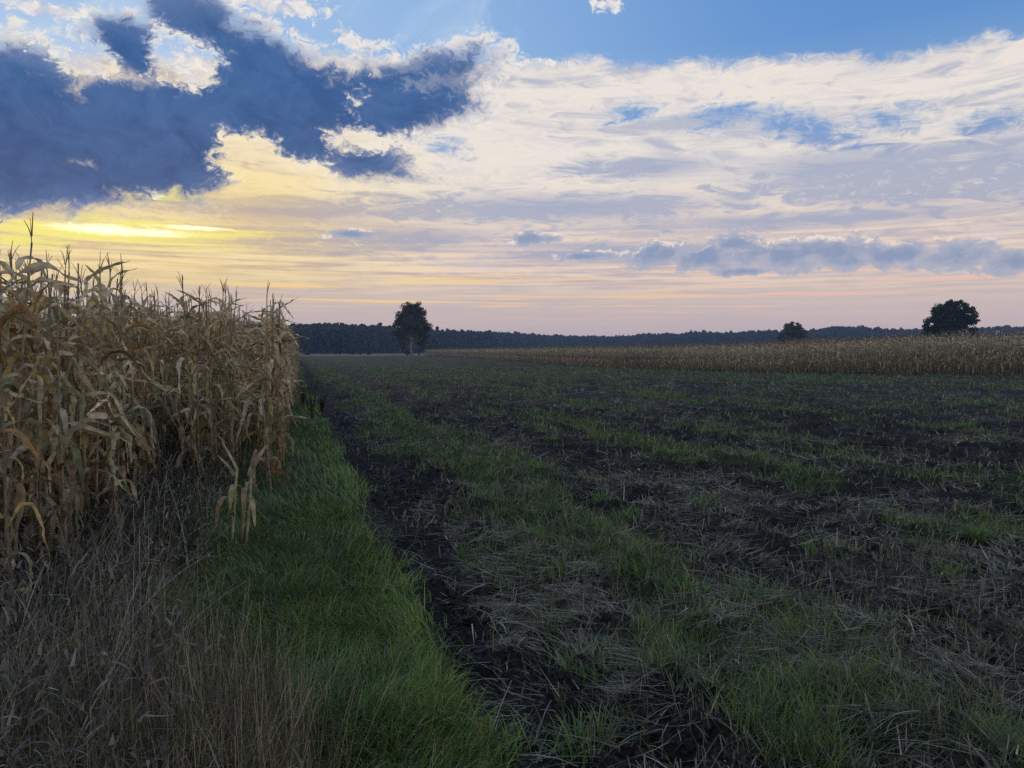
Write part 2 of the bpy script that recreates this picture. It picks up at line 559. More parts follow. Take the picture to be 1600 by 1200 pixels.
def strip_mask(s, t):
    w = (fbm(s * 1.1, t * 1.1, 4, 5, 0.6) - 0.5) * 0.8
    far = ss(14, 40, s) * (fbm(s * 0.12, t * 0.4, 3, 9) - 0.35)
    right = ss(0.16, -0.16, t - T_EDGE + w * 0.55 + far * 0.6)
    left = ss(-1.45, -0.85, t + w * 0.8 + ss(9, 13, s) * -0.25)
    return right * left


def green_mask(s, t):
    """tufty regrowth in stretched patches along the rows"""
    n = fbm(s * 0.22, t * 0.85, 4, 21)
    n2 = fbm(s * 0.9, t * 1.3, 3, 33)
    band = np.exp(-((t - 2.45) / 0.55) ** 2) * 0.20 + np.exp(-((t - 5.6) / 0.6) ** 2) * 0.08 + np.exp(-((t - 8.2) / 0.9) ** 2) * 0.10
    bare = np.exp(-((t - 0.95) / 0.24) ** 2) * 0.22 + np.exp(-((t - 3.95) / 0.5) ** 2) * 0.14
    x, y = to_xy(s, t)
    far = ss(26, 48, y) * 0.10 
    near = ss(8.5, 4.0, s) * 0.075 * ss(0.8, 1.6, t)
    return ss(0.47, 0.63, n * 0.55 + n2 * 0.45 + band - bare + far - near * 0.6 - 0.004)


def straw_mask(s, t):
    n = fbm(s * 0.30, t * 0.7, 4, 41)
    n2 = fbm(s * 1.3, t * 1.6, 3, 43)
    near = ss(10, 4, s) * 0.15 * ss(0.9, 2.2, t)
    bare = np.exp(-((t - 0.95) / 0.30) ** 2) * 0.18
    return ss(0.46, 0.62, n * 0.5 + n2 * 0.5 + near - bare)


def ground_z(x, y):
    s, t = to_st(x, y)
    r = np.hypot(x, y)
    strip = strip_mask(s, t)
    field = ss(T_EDGE - 0.1, T_EDGE + 0.25, t) * ss(120, 60, r)
    rough = 0.35 + 0.65 * field
    clod = fbm(x * 5.5, y * 5.5, 4, 2, 0.6) - 0.5
    ridge = np.abs(fbm(x * 2.4, y * 2.4, 3, 4) - 0.5) * 2
    lump = fbm(s * 0.8, t * 1.4, 3, 6) - 0.5
    furrow = -0.08 * np.exp(-((t - 1.0) / 0.26) ** 2) * ss(60, 20, s) + 0.025 * np.sin(t * 2 * np.pi / 0.75 + 0.6 * (fbm(s * 0.2, t * 0, 2, 8) - .5)) * ss(40, 15, r) * field
    z = clod * 0.15 * rough + (0.3 - ridge) * 0.13 * field + (np.abs(fbm(x * 8.0, y * 8.0, 3, 14) - 0.5) - 0.12) * 0.16 * field * ss(30, 12, r) + lump * 0.14 * rough + furrow + strip * 0.03
    z = z * ss(260, 60, r)
    return z


def build_ground():
    az = np.concatenate([np.linspace(-180, -46, 40, endpoint=False), np.linspace(-46, 46, 640, endpoint=False), np.linspace(46, 180, 40, endpoint=False)])
    az = np.radians(az)
    rr = [0.5]
    while rr[-1] < 1400:
        r = rr[-1]
        rr.append(r * (1.10 if r < 1.9 else 1.0062 if r < 22 else 1.0125 if r < 70 else 1.05))
    rr = np.array(rr)
    Rg, Ag = np.meshgrid(rr, az, indexing='ij')
    X, Y = Rg * np.sin(Ag), Rg * np.cos(Ag)
    Z = ground_z(X, Y)
    nr, na = X.shape
    V = np.stack([X, Y, Z], -1).reshape(-1, 3)
    i, j = np.meshgrid(np.arange(nr - 1), np.arange(na), indexing='ij')
    j2 = (j + 1) % na
    Q = np.stack([i * na + j, i * na + j2, (i + 1) * na + j2, (i + 1) * na + j], -1).reshape(-1, 4)
    V = np.concatenate([V, [[0, 0, 0]]])
    c = len(V) - 1
    k = np.arange(na)
    T = np.stack([np.full(na, c), (k + 1) % na, k], -1)
    # what covers the soil: r = turf, g = straw and dead leaves, b = the neighbour's pale stubble far off
    S_, T_ = to_st(V[:, 0], V[:, 1])
    turf = np.clip(strip_mask(S_, T_) + 0.75 * green_mask(S_, T_) * ss(T_EDGE - 0.1, T_EDGE + 0.2, T_), 0, 1)
    straw = straw_mask(S_, T_)
    straw = np.where(T_ < -0.7, np.maximum(straw, 0.35), straw)
    pale = ss(225, 250, V[:, 1]) * ss(60, 0, V[:, 0])
    col = np.stack([turf, straw, pale], -1)
    m, nt = mat_new('field_soil')
    N, L = nt.nodes, nt.links
    out = N.new('ShaderNodeOutputMaterial')
    bs = N.new('ShaderNodeBsdfPrincipled'); bs.inputs['Roughness'].default_value = 0.95
    bs.inputs['Specular IOR Level'].default_value = 0.12
    L.new(bs.outputs[0], out.inputs[0])
    at = N.new('ShaderNodeVertexColor'); at.layer_name = 'tone'
    se = N.new('ShaderNodeSeparateColor'); L.new(at.outputs[0], se.inputs[0])
    tc = N.new('ShaderNodeTexCoord')

    def nz(scale, det, rough=0.6):
        n = N.new('ShaderNodeTexNoise'); n.inputs['Scale'].default_value = scale
        n.inputs['Detail'].default_value = det; n.inputs['Roughness'].default_value = rough
        L.new(tc.outputs['Object'], n.inputs['Vector'])
        return n.outputs[0]
    F.tree = nt
    fine, mid, big = F(nz(28, 5, 0.7)), F(nz(2.2, 5)), F(nz(0.25, 4))
    soil = cmix(sstep(0.35, 0.7, fine), (0.008, 0.0072, 0.007), (0.027, 0.024, 0.023))
    soil = cmix(sstep(0.4, 0.7, mid) * 0.5, soil, (0.032, 0.028, 0.027))
    turfc = cmix(sstep(0.35, 0.65, mid), (0.020, 0.032, 0.010), (0.045, 0.062, 0.020))
    strawc = cmix(sstep(0.35, 0.65, fine), (0.05, 0.042, 0.03), (0.14, 0.12, 0.085))
    tr, tg, tb = (F(se.outputs[k]) for k in range(3))
    c = cmix(tg * sstep(0.40, 0.62, fine * 0.5 + mid * 0.5) * 0.7, soil, strawc)
    c = cmix(sstep(0.2, 0.8, tr + (fine - 0.5) * 0.6) * 0.9, c, turfc)
    c = cmix(tb, c, cmix(sstep(0.4, 0.6, big), (0.13, 0.112, 0.07), (0.085, 0.088, 0.05)))
    L.new(c, bs.inputs['Base Color'])
    bp = N.new('ShaderNodeBump'); bp.inputs['Strength'].default_value = 1.0; bp.inputs['Distance'].default_value = 0.05
    L.new((fine * 0.6 + mid * 0.4).s, bp.inputs['Height'])
    L.new(bp.outputs[0], bs.inputs['Normal'])
    put('field_ground', mesh_np('field_ground', V, Q, T, col, m, True), kind='structure')


build_ground()


def scatter(n, r0, r1, a0, a1, p=1.0, seed=0):
    """n spots, thinning with distance; p=1 log-even in distance"""
    g = np.random.default_rng(seed)
    u = g.random(n)
    r = r0 * (r1 / r0) ** u if p == 1.0 else (r0 ** (1 - p) + u * (r1 ** (1 - p) - r0 ** (1 - p))) ** (1 / (1 - p))
    a = np.radians(a0 + (a1 - a0) * g.random(n))
    return r * np.sin(a), r * np.cos(a), r, g


def tones(g, n, cols, w=None, jit=0.18):
    cols = np.asarray(cols, np.float32)
    k = g.choice(len(cols), n, p=None if w is None else np.asarray(w) / np.sum(w))
    c = cols[k] * (1 + jit * g.standard_normal((n, 1))) * (1 + 0.06 * g.standard_normal((n, 3)))
    return np.clip(c, 0.004, 0.9).astype(np.float32)


def stuff(name, geo, mat, label, cat):
    o = put(name, geo.mesh(name, mat), label=label, cat=cat, kind='stuff')
    return o


def grass_strip():
    geo = Geo()
    for (n, r0, r1, a0, a1, hs, ws, seed) in ((260000, 2.0, 70, -30, 42, 1, 1, 1),):
        x, y, r, g = scatter(n, r0, r1, a0, a1, 1.25, seed)
        s, t = to_st(x, y)
        m = strip_mask(s, t)
        patch = fbm(s * 0.8, t * 1.1, 3, 71)
        keep = g.random(n) < m * (0.55 + 0.7 * patch)
        x, y, r, s, t, patch = (q[keep] for q in (x, y, r, s, t, patch))
        k = len(x)
        tuft = fbm(x * 2.2, y * 2.2, 2, 73)
        lush = np.exp(-((t - 0.75) / 0.35) ** 2)
        L = (0.07 + 0.10 * g.random(k) ** 1.5 + 0.16 * np.clip(tuft - 0.45, 0, 1)) * (1.0 + 0.15 * lush) * (1 + r * 0.004)
        W = (0.0038 + 0.003 * g.random(k)) * np.maximum(1, r / 4.5) ** 0.9
        z = ground_z(x, y) - 0.01
        az = fbm(x * 1.1, y * 1.1, 2, 75) * 9 + g.normal(0, 1.0, k)
        th0 = np.abs(g.normal(0.25, 0.22, k)); th1 = th0 + 0.5 + 1.3 * g.random(k) ** 1.2
        c = tones(g, k, [(0.125, 0.200, 0.036), (0.085, 0.165, 0.046), (0.20, 0.25, 0.044), (0.24, 0.22, 0.11), (0.060, 0.105, 0.075)], [0.32, 0.22, 0.18, 0.20, 0.08])
        c *= (0.78 + 0.3 * patch[:, None] + 0.35 * lush[:, None] * np.array([[1.0, 1.0, 0.4]]))
        geo.add(*_b(blades(np.stack([x, y, z], -1), az, L, th0, th1, W, 3, g.normal(0, 0.8, k), c)))
    stuff('grass_strip', geo, M_GRASS, 'long bright green grass strip running between the dry corn and the dark soil', 'grass')


def _b(r): return r[0], r[1], None, r[2]


def field_grass():
    geo = Geo()
    n = 420000
    x, y, r, g = scatter(n, 2.2, 75, -26, 42, 1.15, 2)
    s, t = to_st(x, y)
    m = green_mask(s, t) * ss(T_EDGE, T_EDGE + 0.3, t)
    clump = ss(0.42, 0.62, fbm(x * 2.6, y * 2.6, 3, 81))
    keep = (g.random(n) < m * (0.10 + 0.95 * clump) + 0.05 * ss(0.4, 0.6, fbm(x * 4.5, y * 4.5, 2, 83))) & (t > T_EDGE)
    x, y, r, s, t = (q[keep] for q in (x, y, r, s, t))
    k = len(x)
    L = (0.06 + 0.15 * g.random(k) ** 1.6) * (1 + r * 0.006)
    W = (0.0035 + 0.003 * g.random(k)) * np.maximum(1, r / 4.5) ** 0.9
    z = ground_z(x, y) - 0.008
    c = tones(g, k, [(0.095, 0.160, 0.034), (0.150, 0.195, 0.040), (0.15, 0.16, 0.055), (0.24, 0.21, 0.13), (0.050, 0.092, 0.044)], [0.34, 0.22, 0.18, 0.10, 0.16])
    th0 = np.abs(g.normal(0.4, 0.3, k))
    geo.add(*_b(blades(np.stack([x, y, z], -1), g.random(k) * 6.283, L, th0, th0 + 0.3 + 1.1 * g.random(k), W, 3, g.normal(0, 0.8, k), c)))
    stuff('field_regrowth', geo, M_GRASS, 'patchy short green regrowth scattered over the dark ploughed soil', 'grass')


def straw_litter():
    geo = Geo()
    n = 330000
    x, y, r, g = scatter(n, 2.2, 80, -26, 42, 1.1, 3)
    s, t = to_st(x, y)
    m = straw_mask(s, t) * ss(T_EDGE + 0.05, T_EDGE + 0.6, t)
    keep = g.random(n) < m * ss(0.36, 0.60, fbm(x * 1.9, y * 1.9, 3, 93)) * 0.46 + 0.05 * (t > T_EDGE + 0.1)
    x, y, r, s, t = (q[keep] for q in (x, y, r, s, t))
    k = len(x)
    L = (0.07 + 0.26 * g.random(k) ** 1.7) * (1 + r * 0.008)
    W = (0.0026 + 0.0045 * g.random(k) ** 2.5) * np.maximum(1, r / 4.0) ** 0.9
    z = ground_z(x, y) + 0.006 + 0.03 * g.random(k) ** 2
    az = fbm(x * 0.9, y * 0.9, 3, 91) * 14 + g.normal(0, 0.5, k)
    th0 = np.radians(90) - np.abs(g.normal(0, 0.16, k))
    th1 = np.radians(90) + g.normal(0.10, 0.25, k)
    c = tones(g, k, [(0.19, 0.165, 0.11), (0.10, 0.085, 0.058), (0.36, 0.315, 0.21), (0.045, 0.038, 0.028), (0.12, 0.135, 0.05)], [0.27, 0.24, 0.12, 0.22, 0.15])
    geo.add(*_b(blades(np.stack([x, y, z], -1), az, L, th0, th1, W, 3, g.normal(0, 1.2, k), c, 0.7)))
    # short cut stubs still standing
    n = 60000
    x, y, r, g = scatter(n, 2.4, 80, -22, 42, 1.1, 4)
    s, t = to_st(x, y)
    keep = g.random(n) < (0.08 + 0.5 * straw_mask(s, t)) * (t > T_EDGE + 0.25)
    x, y, r = x[keep], y[keep], r[keep]
    k = len(x)
    th0 = np.abs(g.normal(0.3, 0.3, k))
    geo.add(*_b(blades(np.stack([x, y, ground_z(x, y) - 0.01], -1), g.random(k) * 6.283, 0.04 + 0.10 * g.random(k), th0, th0 + g.normal(0.2, 0.3, k),
                       (0.003 + 0.003 * g.random(k)) * np.maximum(1, r / 4.0) ** 0.9, 2, None,
                       tones(g, k, [(0.22, 0.19, 0.13), (0.13, 0.115, 0.085), (0.10, 0.10, 0.05)]), 0.8)))
    stuff('straw_litter', geo, M_STRAW, 'cut grey straw and stubble strewn over the dark ploughed soil', 'straw')


def dry_weeds():
    """the dead weeds and grasses in front of the corn"""
    geo = Geo()
    # limp dead leaves and stems, thick
    n = 210000
    x, y, r, g = scatter(n, 1.7, 16, -44, 2, 1.3, 6)
    s, t = to_st(x, y)
    edge = -0.74 + (fbm(s * 0.8, t * 0.8, 3, 61) - 0.5) * 1.0 + ss(4.0, 2.4, s) * 0.55
    m = ss(0.22, -0.32, t - edge) * ss(-4.6, -3.2, t) * ss(15, 11, s)
    keep = g.random(n) < m * (0.06 + 0.50 * ss(0.36, 0.62, fbm(x * 2.3, y * 2.3, 3, 63)))
    x, y, r, s, t = (q[keep] for q in (x, y, r, s, t))
    k = len(x)
    H = 0.16 + 0.34 * fbm(x * 0.9, y * 0.9, 3, 65) + 0.25 * ss(-0.7, -1.9, t) * ss(6.0, 8.0, s)
    kind = g.random(k)
    L = np.where(kind < 0.6, H * (0.4 + 0.7 * g.random(k)), H * (0.9 + 0.8 * g.random(k)))
    W = np.where(kind < 0.6, 0.004 + 0.005 * g.random(k), 0.0022 + 0.0016 * g.random(k)) * np.maximum(1, r / 4.5) ** 0.8
    th0 = np.abs(g.normal(0.15, 0.22, k)); th1 = th0 + np.where(kind < 0.6, 0.9 + 1.8 * g.random(k), 0.1 + 1.3 * g.random(k) ** 2)
    # leaves hang at various heights on unseen stems: lift part of them
    lift = np.where(kind < 0.6, H * g.random(k) * 0.75, 0)
    z = ground_z(x, y) - 0.01 + lift
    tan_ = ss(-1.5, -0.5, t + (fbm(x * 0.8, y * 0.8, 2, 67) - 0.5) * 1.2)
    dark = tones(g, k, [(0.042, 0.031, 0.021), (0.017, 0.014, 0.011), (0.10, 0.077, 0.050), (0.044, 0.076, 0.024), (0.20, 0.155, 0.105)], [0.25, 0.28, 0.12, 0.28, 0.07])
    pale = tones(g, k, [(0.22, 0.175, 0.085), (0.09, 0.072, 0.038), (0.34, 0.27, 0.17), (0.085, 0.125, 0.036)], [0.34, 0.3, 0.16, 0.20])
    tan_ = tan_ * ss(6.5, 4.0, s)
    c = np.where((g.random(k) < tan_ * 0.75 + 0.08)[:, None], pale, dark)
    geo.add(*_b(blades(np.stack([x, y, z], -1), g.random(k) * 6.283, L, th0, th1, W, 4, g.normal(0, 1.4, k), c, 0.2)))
    # upright bleached stems, the tan stand at the front and a looser one along the grass
    n = 24000
    x, y, r, g = scatter(n, 1.9, 11, -36, 4, 1.4, 7)
    s, t = to_st(x, y)
    m = ss(0.15, -0.25, t + 0.62 - ss(4.4, 2.6, s) * 0.65 + (fbm(s * 1.1, t * 1.1, 3, 68) - 0.5) * 0.8) * ss(-1.75, -1.05, t) * (0.15 + 0.9 * ss(5.6, 3.4, s))
    keep = g.random(n) < m * (0.2 + 1.0 * ss(0.4, 0.6, fbm(x * 1.6, y * 1.6, 3, 69)))
    x, y, r, s, t = (q[keep] for q in (x, y, r, s, t))
    k = len(x)
    L = 0.20 + 0.42 * g.random(k)
    th0 = np.abs(g.normal(0.10, 0.22, k))
    az = g.random(k) * 6.283
    c = tones(g, k, [(0.23, 0.18, 0.10), (0.12, 0.095, 0.055), (0.36, 0.29, 0.18), (0.06, 0.05, 0.036)])
    P = np.stack([x, y, ground_z(x, y)], -1)
    geo.add(*_b(blades(P, az, L, th0, th0 + 0.5 * g.random(k) ** 2, (0.0019 + 0.0014 * g.random(k)) * np.maximum(1, r / 4), 4, g.normal(0, 1, k), c, 0.6)))
    # crumpled broad dead leaves and some still green ones, low down
    n = 26000
    x, y, r, g = scatter(n, 1.9, 12, -44, -6, 1.3, 10)
    s, t = to_st(x, y)
    keep = (g.random(n) < ss(-0.85, -1.5, t) * ss(-4.2, -3.4, t) * ss(12, 9, s) * (0.2 + 0.9 * fbm(x * 2, y * 2, 3, 64)))
    x, y, r = x[keep], y[keep], r[keep]
    k = len(x)
    green = g.random(k) < 0.75 * ss(0.46, 0.60, fbm(x * 1.2 + 5, y * 1.2, 3, 66))
    z = ground_z(x, y) + 0.02 + 0.34 * g.random(k) ** 1.4
    th0 = 0.3 + 1.3 * g.random(k)
    c = np.where(green[:, None], tones(g, k, [(0.050, 0.090, 0.030), (0.080, 0.120, 0.036), (0.035, 0.062, 0.028)]),
                 tones(g, k, [(0.12, 0.092, 0.062), (0.060, 0.045, 0.033), (0.24, 0.19, 0.13), (0.032, 0.025, 0.020)], [0.3, 0.35, 0.12, 0.23]))
    geo.add(*_b(blades(np.stack([x, y, z], -1), g.random(k) * 6.283, 0.07 + 0.13 * g.random(k), th0, th0 + g.normal(1.0, 0.7, k), 0.008 + 0.014 * g.random(k) ** 1.5, 5,
                       g.normal(0, 1.8, k), c, 0.12, 0.2 + 0.4 * g.random(k), g.normal(0, 1.0, k))))
    # long arching stems leaning out, seen singly
    n = 900
    x, y, r, g = scatter(n, 2.2, 10, -40, -8, 1.0, 8)
    s, t = to_st(x, y)
    keep = (t > -3.2) & (t < -0.6)
    x, y, r = x[keep], y[keep], r[keep]
    k = len(x)
    P = np.stack([x, y, ground_z(x, y)], -1)
    L = 0.45 + 0.5 * g.random(k)
    th0 = np.abs(g.normal(0.25, 0.25, k))
    geo.add(*_b(blades(P, g.normal(0.3, 1.3, k), L, th0, th0 + 0.3 + 1.0 * g.random(k), 0.0034 + 0.0026 * g.random(k), 7, g.normal(0, 1, k),
                       tones(g, k, [(0.26, 0.215, 0.155), (0.12, 0.10, 0.075), (0.36, 0.31, 0.235)]), 0.35)))
    # fluffy seed heads and shrivelled leaves on the dead weeds
    n = 16000
    x, y, r, g = scatter(n, 2.0, 12, -42, -4, 1.25, 9)
    s, t = to_st(x, y)
    keep = (g.random(n) < ss(-0.2, -0.9, t) * ss(-4, -3, t)) & (s < 12)
    x, y = x[keep], y[keep]
    k = len(x)
    z = ground_z(x, y) + 0.15 + 0.55 * g.random(k) ** 1.2
    th0 = g.random(k) * 2.6
    geo.add(*_b(blades(np.stack([x, y, z], -1), g.random(k) * 6.283, 0.03 + 0.06 * g.random(k), th0, th0 + g.normal(0.7, 0.5, k), 0.007 + 0.008 * g.random(k), 3,
                       g.normal(0, 1.5, k), tones(g, k, [(0.14, 0.12, 0.09), (0.07, 0.058, 0.045), (0.22, 0.19, 0.14), (0.05, 0.06, 0.03)], [0.35, 0.4, 0.1, 0.15]), 0.3)))
    stuff('dry_weeds', geo, M_DRY, 'tangled brown dead weeds and bleached grass in front of the corn', 'weeds')


TUFT_GROUP = 'green grass tufts in the ploughed field'


def ground_at(px, py):
    """spot of the level ground seen at a place of the photograph"""
    u, v = (px - 800) / 1209.0, (600 - py) / 1209.0
    p = R(PITCH)
    yy, zz = math.cos(p) + v * math.sin(p), -math.sin(p) + v * math.cos(p)
    k = -EYE / zz
    return u * k, yy * k


def tufts():
    g = np.random.default_rng(55)
    spots = [(642, 700), (700, 712), (980, 815), (940, 790), (880, 985), (1165, 915), (1065, 935), (1300, 1120), (1245, 1185), (935, 1045),
             (1305, 865), (1280, 872), (1440, 850), (1525, 850), (830, 815), (1372, 652), (1505, 672), (1100, 790), (760, 760), (1010, 655), (860, 690),
             (1120, 700), (1240, 740), (910, 1155), (1190, 935), (1020, 905), (1350, 985), (1480, 905), (890, 905), (1560, 690)]
    for px, py in spots:
        x, y = ground_at(px, py)
        r = math.hypot(x, y)
        n = int(g.integers(60, 150))
        rad = 0.06 + 0.12 * g.random()
        a, q = g.random(n) * 6.283, np.sqrt(g.random(n)) * rad
        P = np.stack([q * np.cos(a), q * np.sin(a), np.full(n, -0.02)], -1)
        L = (0.06 + 0.14 * g.random(n)) * g.uniform(0.7, 1.25)
        th0 = np.abs(g.normal(0.35, 0.3, n))
        c = tones(g, n, [(0.10, 0.19, 0.04), (0.15, 0.22, 0.045), (0.07, 0.14, 0.045), (0.22, 0.21, 0.09)], [0.4, 0.3, 0.22, 0.08])
        geo = Geo()
        geo.add(*_b(blades(P, a + g.normal(0, 0.7, n), L, th0, th0 + 0.4 + 1.1 * g.random(n), (0.0035 + 0.005 * g.random(n)) * g.uniform(0.8, 1.8) * max(1, r / 8), 4, g.normal(0, 0.8, n), c)))
        z = float(ground_z(np.array([x]), np.array([y]))[0])
        put('grass_tuft', geo.mesh('grass_tuft', M_GRASS), loc=(x, y, z), label='bright green grass tuft standing out among straw on the dark soil', cat='grass tuft', group=TUFT_GROUP)


def docks():
    g = np.random.default_rng(56)
    for px, py, h, lab in ((488, 660, 1.05, 'tall dark dead dock plant with seed spikes beside the corn edge'), (472, 640, 0.75, 'shorter dark dead weed leaning against the corn edge'),
                           (503, 648, 0.55, 'small dark dead weed on the grass right of the tall dock')):
        x, y = ground_at(px, py)
        st = Geo(); sd = st
        for k in range(7):
            az, le = g.uniform(0, 6.28), abs(g.normal(0.18, 0.14))
            hh = h * g.uniform(0.6, 1.0)
            u = np.linspace(0, 1, 7)
            P = np.stack([np.cos(az) * le * hh * u ** 1.2, np.sin(az) * le * hh * u ** 1.2, hh * u - 0.03], -1)
            V, Q = tube(P, 0.007 * (1.2 - u * 0.8), 5)
            st.add(V, Q, None, np.tile(np.array([[0.045, 0.032, 0.025]]), (len(V), 1)))
            m = 70
            f = 0.3 + 0.7 * g.random(m)
            C = np.stack([np.interp(f, u, P[:, i]) for i in range(3)], -1) + g.normal(0, 0.018, (m, 3))
            V, Q, C2 = blades(C, g.random(m) * 6.28, 0.025 + 0.03 * g.random(m), g.random(m) * 2, 1 + g.random(m) * 2, np.full(m, 0.018), 2, None,
                              tones(g, m, [(0.045, 0.030, 0.022), (0.07, 0.045, 0.03), (0.03, 0.024, 0.02)]), 0.3)
            sd.add(V, Q, None, C2)
        put('dead_dock', st.mesh('dead_dock', M_DRY), loc=(x, y, 0), label=lab, cat='weed')


def clods():
    """crumbs and lumps of turned soil on the bare places"""
    bm = bmesh.new()
    bmesh.ops.create_icosphere(bm, subdivisions=1, radius=1.0)
    bv = np.array([v.co for v in bm.verts]); bf = np.array([[v.index for v in f.verts] for f in bm.faces])
    bm.free()
    n = 60000
    x, y, r, g = scatter(n, 2.3, 24, -20, 42, 1.25, 15)
    s, t = to_st(x, y)
    bare = (1 - green_mask(s, t)) * (1 - 0.5 * straw_mask(s, t))
    keep = (t > T_EDGE + 0.12) & (g.random(n) < bare * ss(0.40, 0.62, fbm(x * 2.0, y * 2.0, 3, 97)))
    x, y, r = x[keep][:16000], y[keep][:16000], r[keep][:16000]
    k = len(x)
    size = (0.005 + 0.019 * g.random(k) ** 3.0) * (1 + r * 0.025)
    P = np.stack([x, y, ground_z(x, y) + size * 0.1], -1)
    D = 1 + 0.34 * g.standard_normal((k, len(bv)))
    sc = size[:, None] * (0.55 + 0.9 * g.random((k, 3))) * np.array([[1, 1, 0.7]])
    V = P[:, None, :] + bv[None] * D[..., None] * sc[:, None, :]
    T = bf[None] + (np.arange(k) * len(bv))[:, None, None]
    geo = Geo()
    geo.add(V.reshape(-1, 3), None, T.reshape(-1, 3), np.repeat(tones(g, k, [(0.020, 0.0175, 0.0165), (0.030, 0.026, 0.024), (0.013, 0.0115, 0.011)]), len(bv), 0))
    stuff('soil_clods', geo, M_CLOD, 'dark crumbly clods of turned soil lying on the bare field', 'soil')


clods()
grass_strip()
field_grass()
straw_litter()
dry_weeds()
tufts()
docks()

# ------------------------------------------------------------------ maize
LEAF_TONES = [(0.53, 0.41, 0.215), (0.37, 0.27, 0.135), (0.68, 0.56, 0.345), (0.22, 0.135, 0.06), (0.50, 0.35, 0.125), (0.40, 0.22, 0.08), (0.30, 0.275, 0.12)]
LEAF_W = [0.30, 0.22, 0.16, 0.10, 0.09, 0.06, 0.07]


def corn_leaves(g, H, n, nseg, vee, phase):
    """hanging dry blades, alternating on two sides of the stem; vee = a folded midrib (two faces across)"""
    geo = Geo()
    for i in range(n):
        f = i / max(1, n - 1)
        zb = H * (0.08 + 0.84 * f) + g.normal(0, 0.02)
        az = phase + (np.pi if i % 2 else 0) + g.normal(0, 0.45)
        L = (0.50 + 0.38 * math.sin(math.pi * min(1, 0.15 + f * 0.8))) * g.uniform(0.48, 1.0) * (1.0 if f < 0.75 else 0.9)
        W = g.uniform(0.046, 0.096) * (1.0 - 0.25 * f)
        th0 = R(g.uniform(14, 40)) if f < 0.85 else R(g.uniform(8, 35))
        th1 = R(g.uniform(140, 184) if g.random() < 0.75 else g.uniform(85, 140)) if f < 0.72 else R(g.uniform(50, 165))
        if f < 0.25: th1 = R(g.uniform(165, 185))
        b = g.uniform(0.08, 0.36)
        sharp = g.uniform(12, 45)
        k = (np.arange(nseg) + 0.5) / nseg
        # dead blades are creased: they rise from the sheath, snap over at one point and again further out
        b2 = b + g.uniform(0.10, 0.32)
        tm = th0 + (th1 - th0) * g.uniform(0.35, 0.9)
        th = th0 + (tm - th0) / (1 + np.exp(-(k - b) * sharp)) + (th1 - tm) / (1 + np.exp(-(k - b2) * g.uniform(14, 45))) + g.normal(0, 0.10, nseg)
        A = az + g.normal(0, 0.7) * k + g.normal(0, 0.20, nseg)
        ds = L / nseg
        C = np.zeros((nseg + 1, 3))
        C[1:, 0] = np.cumsum(np.sin(th) * ds * np.cos(A)); C[1:, 1] = np.cumsum(np.sin(th) * ds * np.sin(A)); C[1:, 2] = np.cumsum(np.cos(th) * ds)
        C += np.array([0.012 * math.cos(az), 0.012 * math.sin(az), zb])
        C[:, 2] = np.maximum(C[:, 2], 0.02)
        kk = np.arange(nseg + 1) / nseg
        w = W * np.clip(0.62 + 1.6 * kk, 0, 1) * (1 - kk ** 2.2 * 0.94) * (0.82 + 0.18 * np.sin(kk * g.uniform(9, 22) + g.uniform(0, 6)))
        tw = g.normal(0, 2.3) * ss(b - 0.1, 1, kk) + g.normal(0, 0.3)
        Tn = np.gradient(C, axis=0); Tn /= np.linalg.norm(Tn, axis=1, keepdims=True) + 1e-9
        s0 = np.array([-math.sin(az), math.cos(az), 0.0])
        S = s0 - Tn * (Tn @ s0)[:, None]; S /= np.linalg.norm(S, axis=1, keepdims=True) + 1e-9
        Nn = np.cross(Tn, S)
        S2 = S * np.cos(tw)[:, None] + Nn * np.sin(tw)[:, None]
        N2 = np.cross(Tn, S2)
        base = np.array(LEAF_TONES[g.choice(len(LEAF_TONES), p=LEAF_W)]) * g.uniform(0.75, 1.2)
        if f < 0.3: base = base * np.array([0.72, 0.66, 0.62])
        tipc = base * np.array([g.uniform(0.7, 1.2)] * 3)
        colr = base + (tipc - base) * kk[:, None] ** 1.5
        if vee:
            fold = w * g.uniform(0.15, 0.55)
            rip = 0.006 * np.sin(kk * g.uniform(14, 30) + g.uniform(0, 6))
            V = np.stack([C + S2 * (w / 2)[:, None] + N2 * (fold + rip)[:, None], C, C - S2 * (w / 2)[:, None] + N2 * (fold - rip)[:, None]], 1).reshape(-1, 3)
            j = np.arange(nseg) * 3
            Q = np.concatenate([np.stack([j, j + 1, j + 4, j + 3], -1), np.stack([j + 1, j + 2, j + 5, j + 4], -1)])
            cc = np.repeat(colr, 3, 0); cc[1::3] *= 1.12
        else:
            V = np.stack([C + S2 * (w / 2)[:, None], C - S2 * (w / 2)[:, None]], 1).reshape(-1, 3)
            j = np.arange(nseg) * 2
            Q = np.stack([j, j + 1, j + 3, j + 2], -1)
            cc = np.repeat(colr, 2, 0)
        geo.add(V, Q, None, cc)
    return geo


def corn_stalk_geo(g, H, sides, nn):
    geo = Geo()
    z = np.linspace(-0.05, H, nn)
    k = z / H
    bend = g.normal(0, 0.035, 2)
    P = np.stack([bend[0] * k ** 2 * 1.5, bend[1] * k ** 2 * 1.5, z], -1)
    r = 0.0145 * (1 - 0.66 * np.clip(k, 0, 1))
    r = r * np.where(np.arange(nn) % 2 == 0, 1.16, 0.92)
    V, Q = tube(P, r, sides)
    c = np.array([0.27, 0.215, 0.125]) * g.uniform(0.75, 1.15)
    col = np.repeat(c[None] * np.where(np.arange(nn) % 2 == 0, 0.72, 1.05)[:, None], sides, 0)
    geo.add(V, Q, None, col)
    return geo, P[-1]


